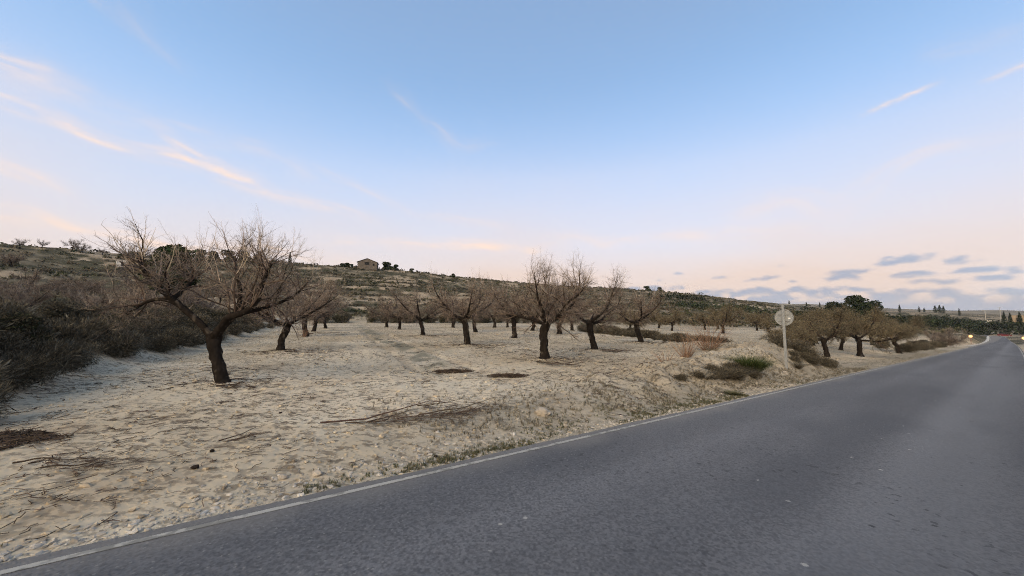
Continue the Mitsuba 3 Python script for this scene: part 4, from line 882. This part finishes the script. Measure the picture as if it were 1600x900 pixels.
# amber lamps on short posts
scene['amber_lens'] = {'type': 'diffuse', 'reflectance': {'type': 'rgb', 'value': [.7, .45, .2]}}
for i, (t_, o, text) in enumerate([(110.0, 3.0, 'lit round amber warning lamp on a short post left of the road'), (110.0, -2.85, 'lit round amber warning lamp on a short reddish post right of the road')]):
    k = key_of('warning_lamp'); x, y = at_tn(t_, o); M = at(x, y, -heading, 1.0, 0)
    hsg = disc(.28, .09, 32); hsg.apply_translation((0, .05, 1.35)); ln = trimesh.creation.icosphere(3); ln.apply_scale((.24, .06, .24)); ln.apply_translation((0, -.01, 1.35))
    scene[k + '__post'] = {**mikit.ply(box(-.035, .035, .02, .09, -.2, 1.12), 'post_red'), 'to_world': M}
    scene[k + '__housing'] = {**mikit.ply(hsg, 'lens_orange', smooth=30), 'to_world': M}
    scene[k + '__lens'] = {**mikit.ply(ln, 'amber_lens', smooth=True), 'emitter': {'type': 'area', 'radiance': {'type': 'rgb', 'value': [.13, .075, .035]}}, 'to_world': M}
    tag(k, text, 'warning lamp', 'amber lamps by the road')
flat('post_red', (.22, .10, .07)); flat('lens_orange', (.42, .13, .04), .5)
# marker post at the right margin
x, y = at_tn(38.0, -2.26); M = at(x, y, -heading, 1.0, -.02)
flat('post_pale', (.52, .40, .33), .6); flat('post_amber', (.62, .28, .12), .4)
def post_piece(z0, z1, r0, r1): 
    m = trimesh.creation.revolve(np.array([[0.001, z0], [r0, z0], [r1, z1], [0.001, z1]]), sections=24); return m
scene['marker_post__shaft'] = {**mikit.ply(post_piece(-.1, .52, .15, .15), 'post_pale', smooth=30), 'to_world': M}
scene['marker_post__band'] = {**mikit.ply(post_piece(.523, .86, .19, .19), 'black_plastic', smooth=30), 'to_world': M}
scene['marker_post__collar'] = {**mikit.ply(post_piece(.863, .98, .15, .15), 'galvanised', smooth=30), 'to_world': M}
scene['marker_post__reflector'] = {**mikit.ply(post_piece(.983, 1.08, .165, .165), 'post_amber', smooth=30), 'to_world': M}
scene['marker_post__cap'] = {**mikit.ply(trimesh.creation.revolve(np.array([[.001, 1.083], [.20, 1.083], [.195, 1.14], [.14, 1.21], [.001, 1.24]]), sections=24), 'black_plastic', smooth=30), 'to_world': M}
tag('marker_post', 'banded marker post with black cap and amber reflector at the right margin', 'marker post')
# concrete apron on the left before the bend
ts = np.arange(92, 300, 1.5); wid = 2.6 + 1.2 * n2(ts, 0 * ts, 9, 3, 5) + 1.6 * sstep(96, 110, ts) * sstep(330, 240, ts)
wid *= sstep(90, 100, ts) * .85 + .15
wid = wid * 1.5
i_, j_ = np.meshgrid(ts, [0, .34, .67, 1.0], indexing='ij')
x, y = at_tn(i_, HALF + .07 + j_ * wid[:, None]); z = road_z(i_) + .005 + .03 * j_
v = np.stack([x, y, z], -1); v = np.concatenate([v, v[:, -1:] - [0, 0, .4]], 1)
scene['concrete_apron'] = mikit.ply((v.reshape(-1, 3), grid_faces(len(ts), 5)[:, ::-1]), 'concrete', smooth=40)
tag('concrete_apron', 'pale concrete strip along the left side of the road before the bend', 'pavement', None, 'structure')
# red car standing across the end of the road
flat('car_paint', (.15, .012, .014), .3); flat('car_glass', (.02, .022, .026), .1); flat('tyre', (.015, .015, .015)); flat('wheel_metal', (.35, .35, .36), .35)
from shapely.geometry import Polygon
def extrude(pts, w):
    m = trimesh.creation.extrude_polygon(Polygon(pts), w, engine='earcut')
    m.apply_transform(np.array([[1, 0, 0, 0], [0, 0, 1, -w / 2], [0, 1, 0, 0], [0, 0, 0, 1.0]])); m.invert() if m.volume < 0 else None
    return m
M = at(236.5, 179.5, -52, 1.0, .02)
scene['red_car__body'] = {**mikit.ply(extrude([(-2.05, .28), (-2.1, .75), (-1.95, .93), (-1.1, .98), (1.0, .98), (1.75, .86), (2.1, .70), (2.12, .30)], 1.72), 'car_paint'), 'to_world': M}
scene['red_car__cabin'] = {**mikit.ply(extrude([(-1.85, .985), (-1.55, 1.38), (-1.2, 1.46), (.1, 1.46), (.45, 1.36), (1.02, .985)], 1.46), 'car_glass'), 'to_world': M}
scene['red_car__roof'] = {**mikit.ply(extrude([(-1.45, 1.462), (-1.3, 1.50), (.05, 1.50), (.3, 1.462)], 1.40), 'car_paint'), 'to_world': M}
for i, (wx, sy) in enumerate(((-1.3, -1), (1.32, -1), (-1.3, 1), (1.32, 1))):
    w = disc(.31, .2, 24); w.apply_translation((wx, sy * .80, .31)); h = disc(.18, .02, 20); h.apply_translation((wx, sy * .912, .31))
    s_ = f'_{i:03d}' if i else ''
    scene[f'red_car__wheel{s_}'] = {**mikit.ply(w, 'tyre', smooth=30), 'to_world': M}
    scene[f'red_car__wheel{s_}__rim'] = {**mikit.ply(h, 'wheel_metal', smooth=30), 'to_world': M}
tag('red_car', 'small dark red car crossing at the far end of the road', 'car')
# the house on the hill, huts and buildings
def plaster(a, b_):
    def fn(p, n, uv): return mix(a, b_, dfbm(p.x * .9, p.y * .9, p.z * 1.3, 4))
    return {'type': 'diffuse', 'reflectance': proc(fn)}
scene['old_stone'] = plaster((.085, .075, .065), (.16, .14, .12)); scene['tan_render'] = plaster((.26, .20, .14), (.42, .33, .23)); scene['white_render'] = plaster((.55, .52, .47), (.72, .69, .63)); scene['roof_tile'] = plaster((.07, .055, .047), (.12, .09, .075))
flat('dark_opening', (.02, .02, .02))
def gabled(key, x, y, rz, W, Dp, eave, ridge, wallm, roofm, wins, dz=-.4):
    """the gable end towards local -y."""
    M = at(x, y, rz, 1, dz)
    wall = trimesh.creation.extrude_polygon(Polygon([(-W / 2, -.8), (W / 2, -.8), (W / 2, eave), (0, ridge), (-W / 2, eave)]), Dp, engine='earcut')
    wall.apply_transform(np.array([[1, 0, 0, 0], [0, 0, -1, Dp / 2], [0, 1, 0, 0], [0, 0, 0, 1.0]]))
    scene[key + '__wall'] = {**mikit.ply(wall, wallm), 'to_world': M}
    sl = math.atan2(ridge - eave, W / 2); L = math.hypot(W / 2 + .4, (ridge - eave) * (W / 2 + .4) / (W / 2))
    for i, sg in enumerate((-1, 1)):
        r_ = box(0, L, -Dp / 2 - .3, Dp / 2 + .3, .02, .18); r_.apply_transform(trimesh.transformations.rotation_matrix(sl, [0, 1, 0])); r_.apply_translation((0, 0, ridge))
        if sg < 0: r_.apply_transform(np.diag([-1, 1, 1, 1.0])); r_.invert()
        scene[key + '__roof' + ('_001' if i else '')] = {**mikit.ply(r_, roofm), 'to_world': M}
    for i, (wx, wz, ww, wh) in enumerate(wins):
        s_ = f'_{i:03d}' if i else ''
        scene[f'{key}__window{s_}'] = {**mikit.ply(box(wx - ww / 2, wx + ww / 2, -Dp / 2 - .03, -Dp / 2 + .05, wz - wh / 2, wz + wh / 2), 'dark_opening'), 'to_world': M}
gabled('hill_house', -77.0, 197.0, 15, 9.6, 8, 3.1, 5.0, 'old_stone', 'roof_tile', [(-.2, 2.4, 2.2, 1.5), (3.2, 1.8, .8, 1.0)], -.2)
tag('hill_house', 'old stone house with a low gabled roof alone on top of the hill', 'house')
def hut(key, x, y, rz, w, d, h, wallm, wins=(), dz=-.3):
    M = at(x, y, rz, 1, dz)
    scene[key + '__wall'] = {**mikit.ply(box(-w / 2, w / 2, -d / 2, d / 2, -.5, h), wallm), 'to_world': M}
    scene[key + '__roof'] = {**mikit.ply(box(-w / 2 - .12, w / 2 + .12, -d / 2 - .12, d / 2 + .12, h + .003, h + .14), wallm), 'to_world': M}
    for i, (wx, wz, ww, wh) in enumerate(wins):
        s_ = f'_{i:03d}' if i else ''
        scene[f'{key}__window{s_}'] = {**mikit.ply(box(wx - ww / 2, wx + ww / 2, -d / 2 - .03, -d / 2 + .05, wz - wh / 2, wz + wh / 2), 'dark_opening'), 'to_world': M}
hut('white_hut', -130.5, 123, 40, 2.3, 2.2, 2.1, 'white_render', [(.4, 1.0, .7, 1.3)])
tag('white_hut', 'tiny white hut on a terrace of the left slope below the ridge', 'hut')
hut('far_hut', 320, 250, -50, 2.6, 3, 2.6, 'white_render', [(0, 1.2, .8, 1.0)])
tag('far_hut', 'tiny far white hut on the slope above the road bend', 'hut')
hut('far_hut_001', 330, 248, -50, 3.2, 3, 3.0, 'white_render', [(0, 1.2, .8, 1.0)])
tag('far_hut_001', 'pale far hut beside the tallest power pole', 'hut')
hut('tan_building', 339.5, 246, -54, 11, 8, 8.0, 'tan_render', [(-3.2, 5.2, 1.2, 2.2), (0, 5.2, 1.2, 2.2), (3.2, 5.2, 1.2, 2.2), (-3.2, 1.8, 1.4, 2.4), (0, 1.8, 1.4, 2.4)], -.8)
tag('tan_building', 'tan rendered building with dark openings at the right margin below the horizon', 'building')
def power_pole(x, y, h, text):
    k = key_of('power_pole'); M = at(x, y, -50, 1, -.3)
    v, f, _ = rough_tube(np.random.default_rng(3), [(0, 0, 0, .17), (0, 0, h * .5, .14), (0, 0, h, .11)], 4, 8, 0)
    scene[k + '__pole'] = {**mikit.ply((v, f), 'concrete', smooth=40), 'to_world': M}
    scene[k + '__crossarm'] = {**mikit.ply(box(-.9, .9, -.17, -.115, h - .5, h - .38), 'galvanised'), 'to_world': M}
    for i, wx in enumerate((-.8, 0, .8)):
        m = trimesh.creation.cylinder(.05, .22, sections=10); m.apply_translation((wx, -.14, h - .265))
        scene[f'{k}__insulator' + (f'_{i:03d}' if i else '')] = {**mikit.ply(m, 'white_paint', smooth=30), 'to_world': M}
    tag(k, text, 'power pole', 'power poles in the valley')
power_pole(320.5, 252, 9.5, 'thin power pole standing alone, left of the other two on the skyline')
power_pole(326.8, 249, 12.0, 'tallest power pole, between the paired dark cypresses')
power_pole(329.5, 247, 8.5, 'pale shorter power pole right of the tallest one')
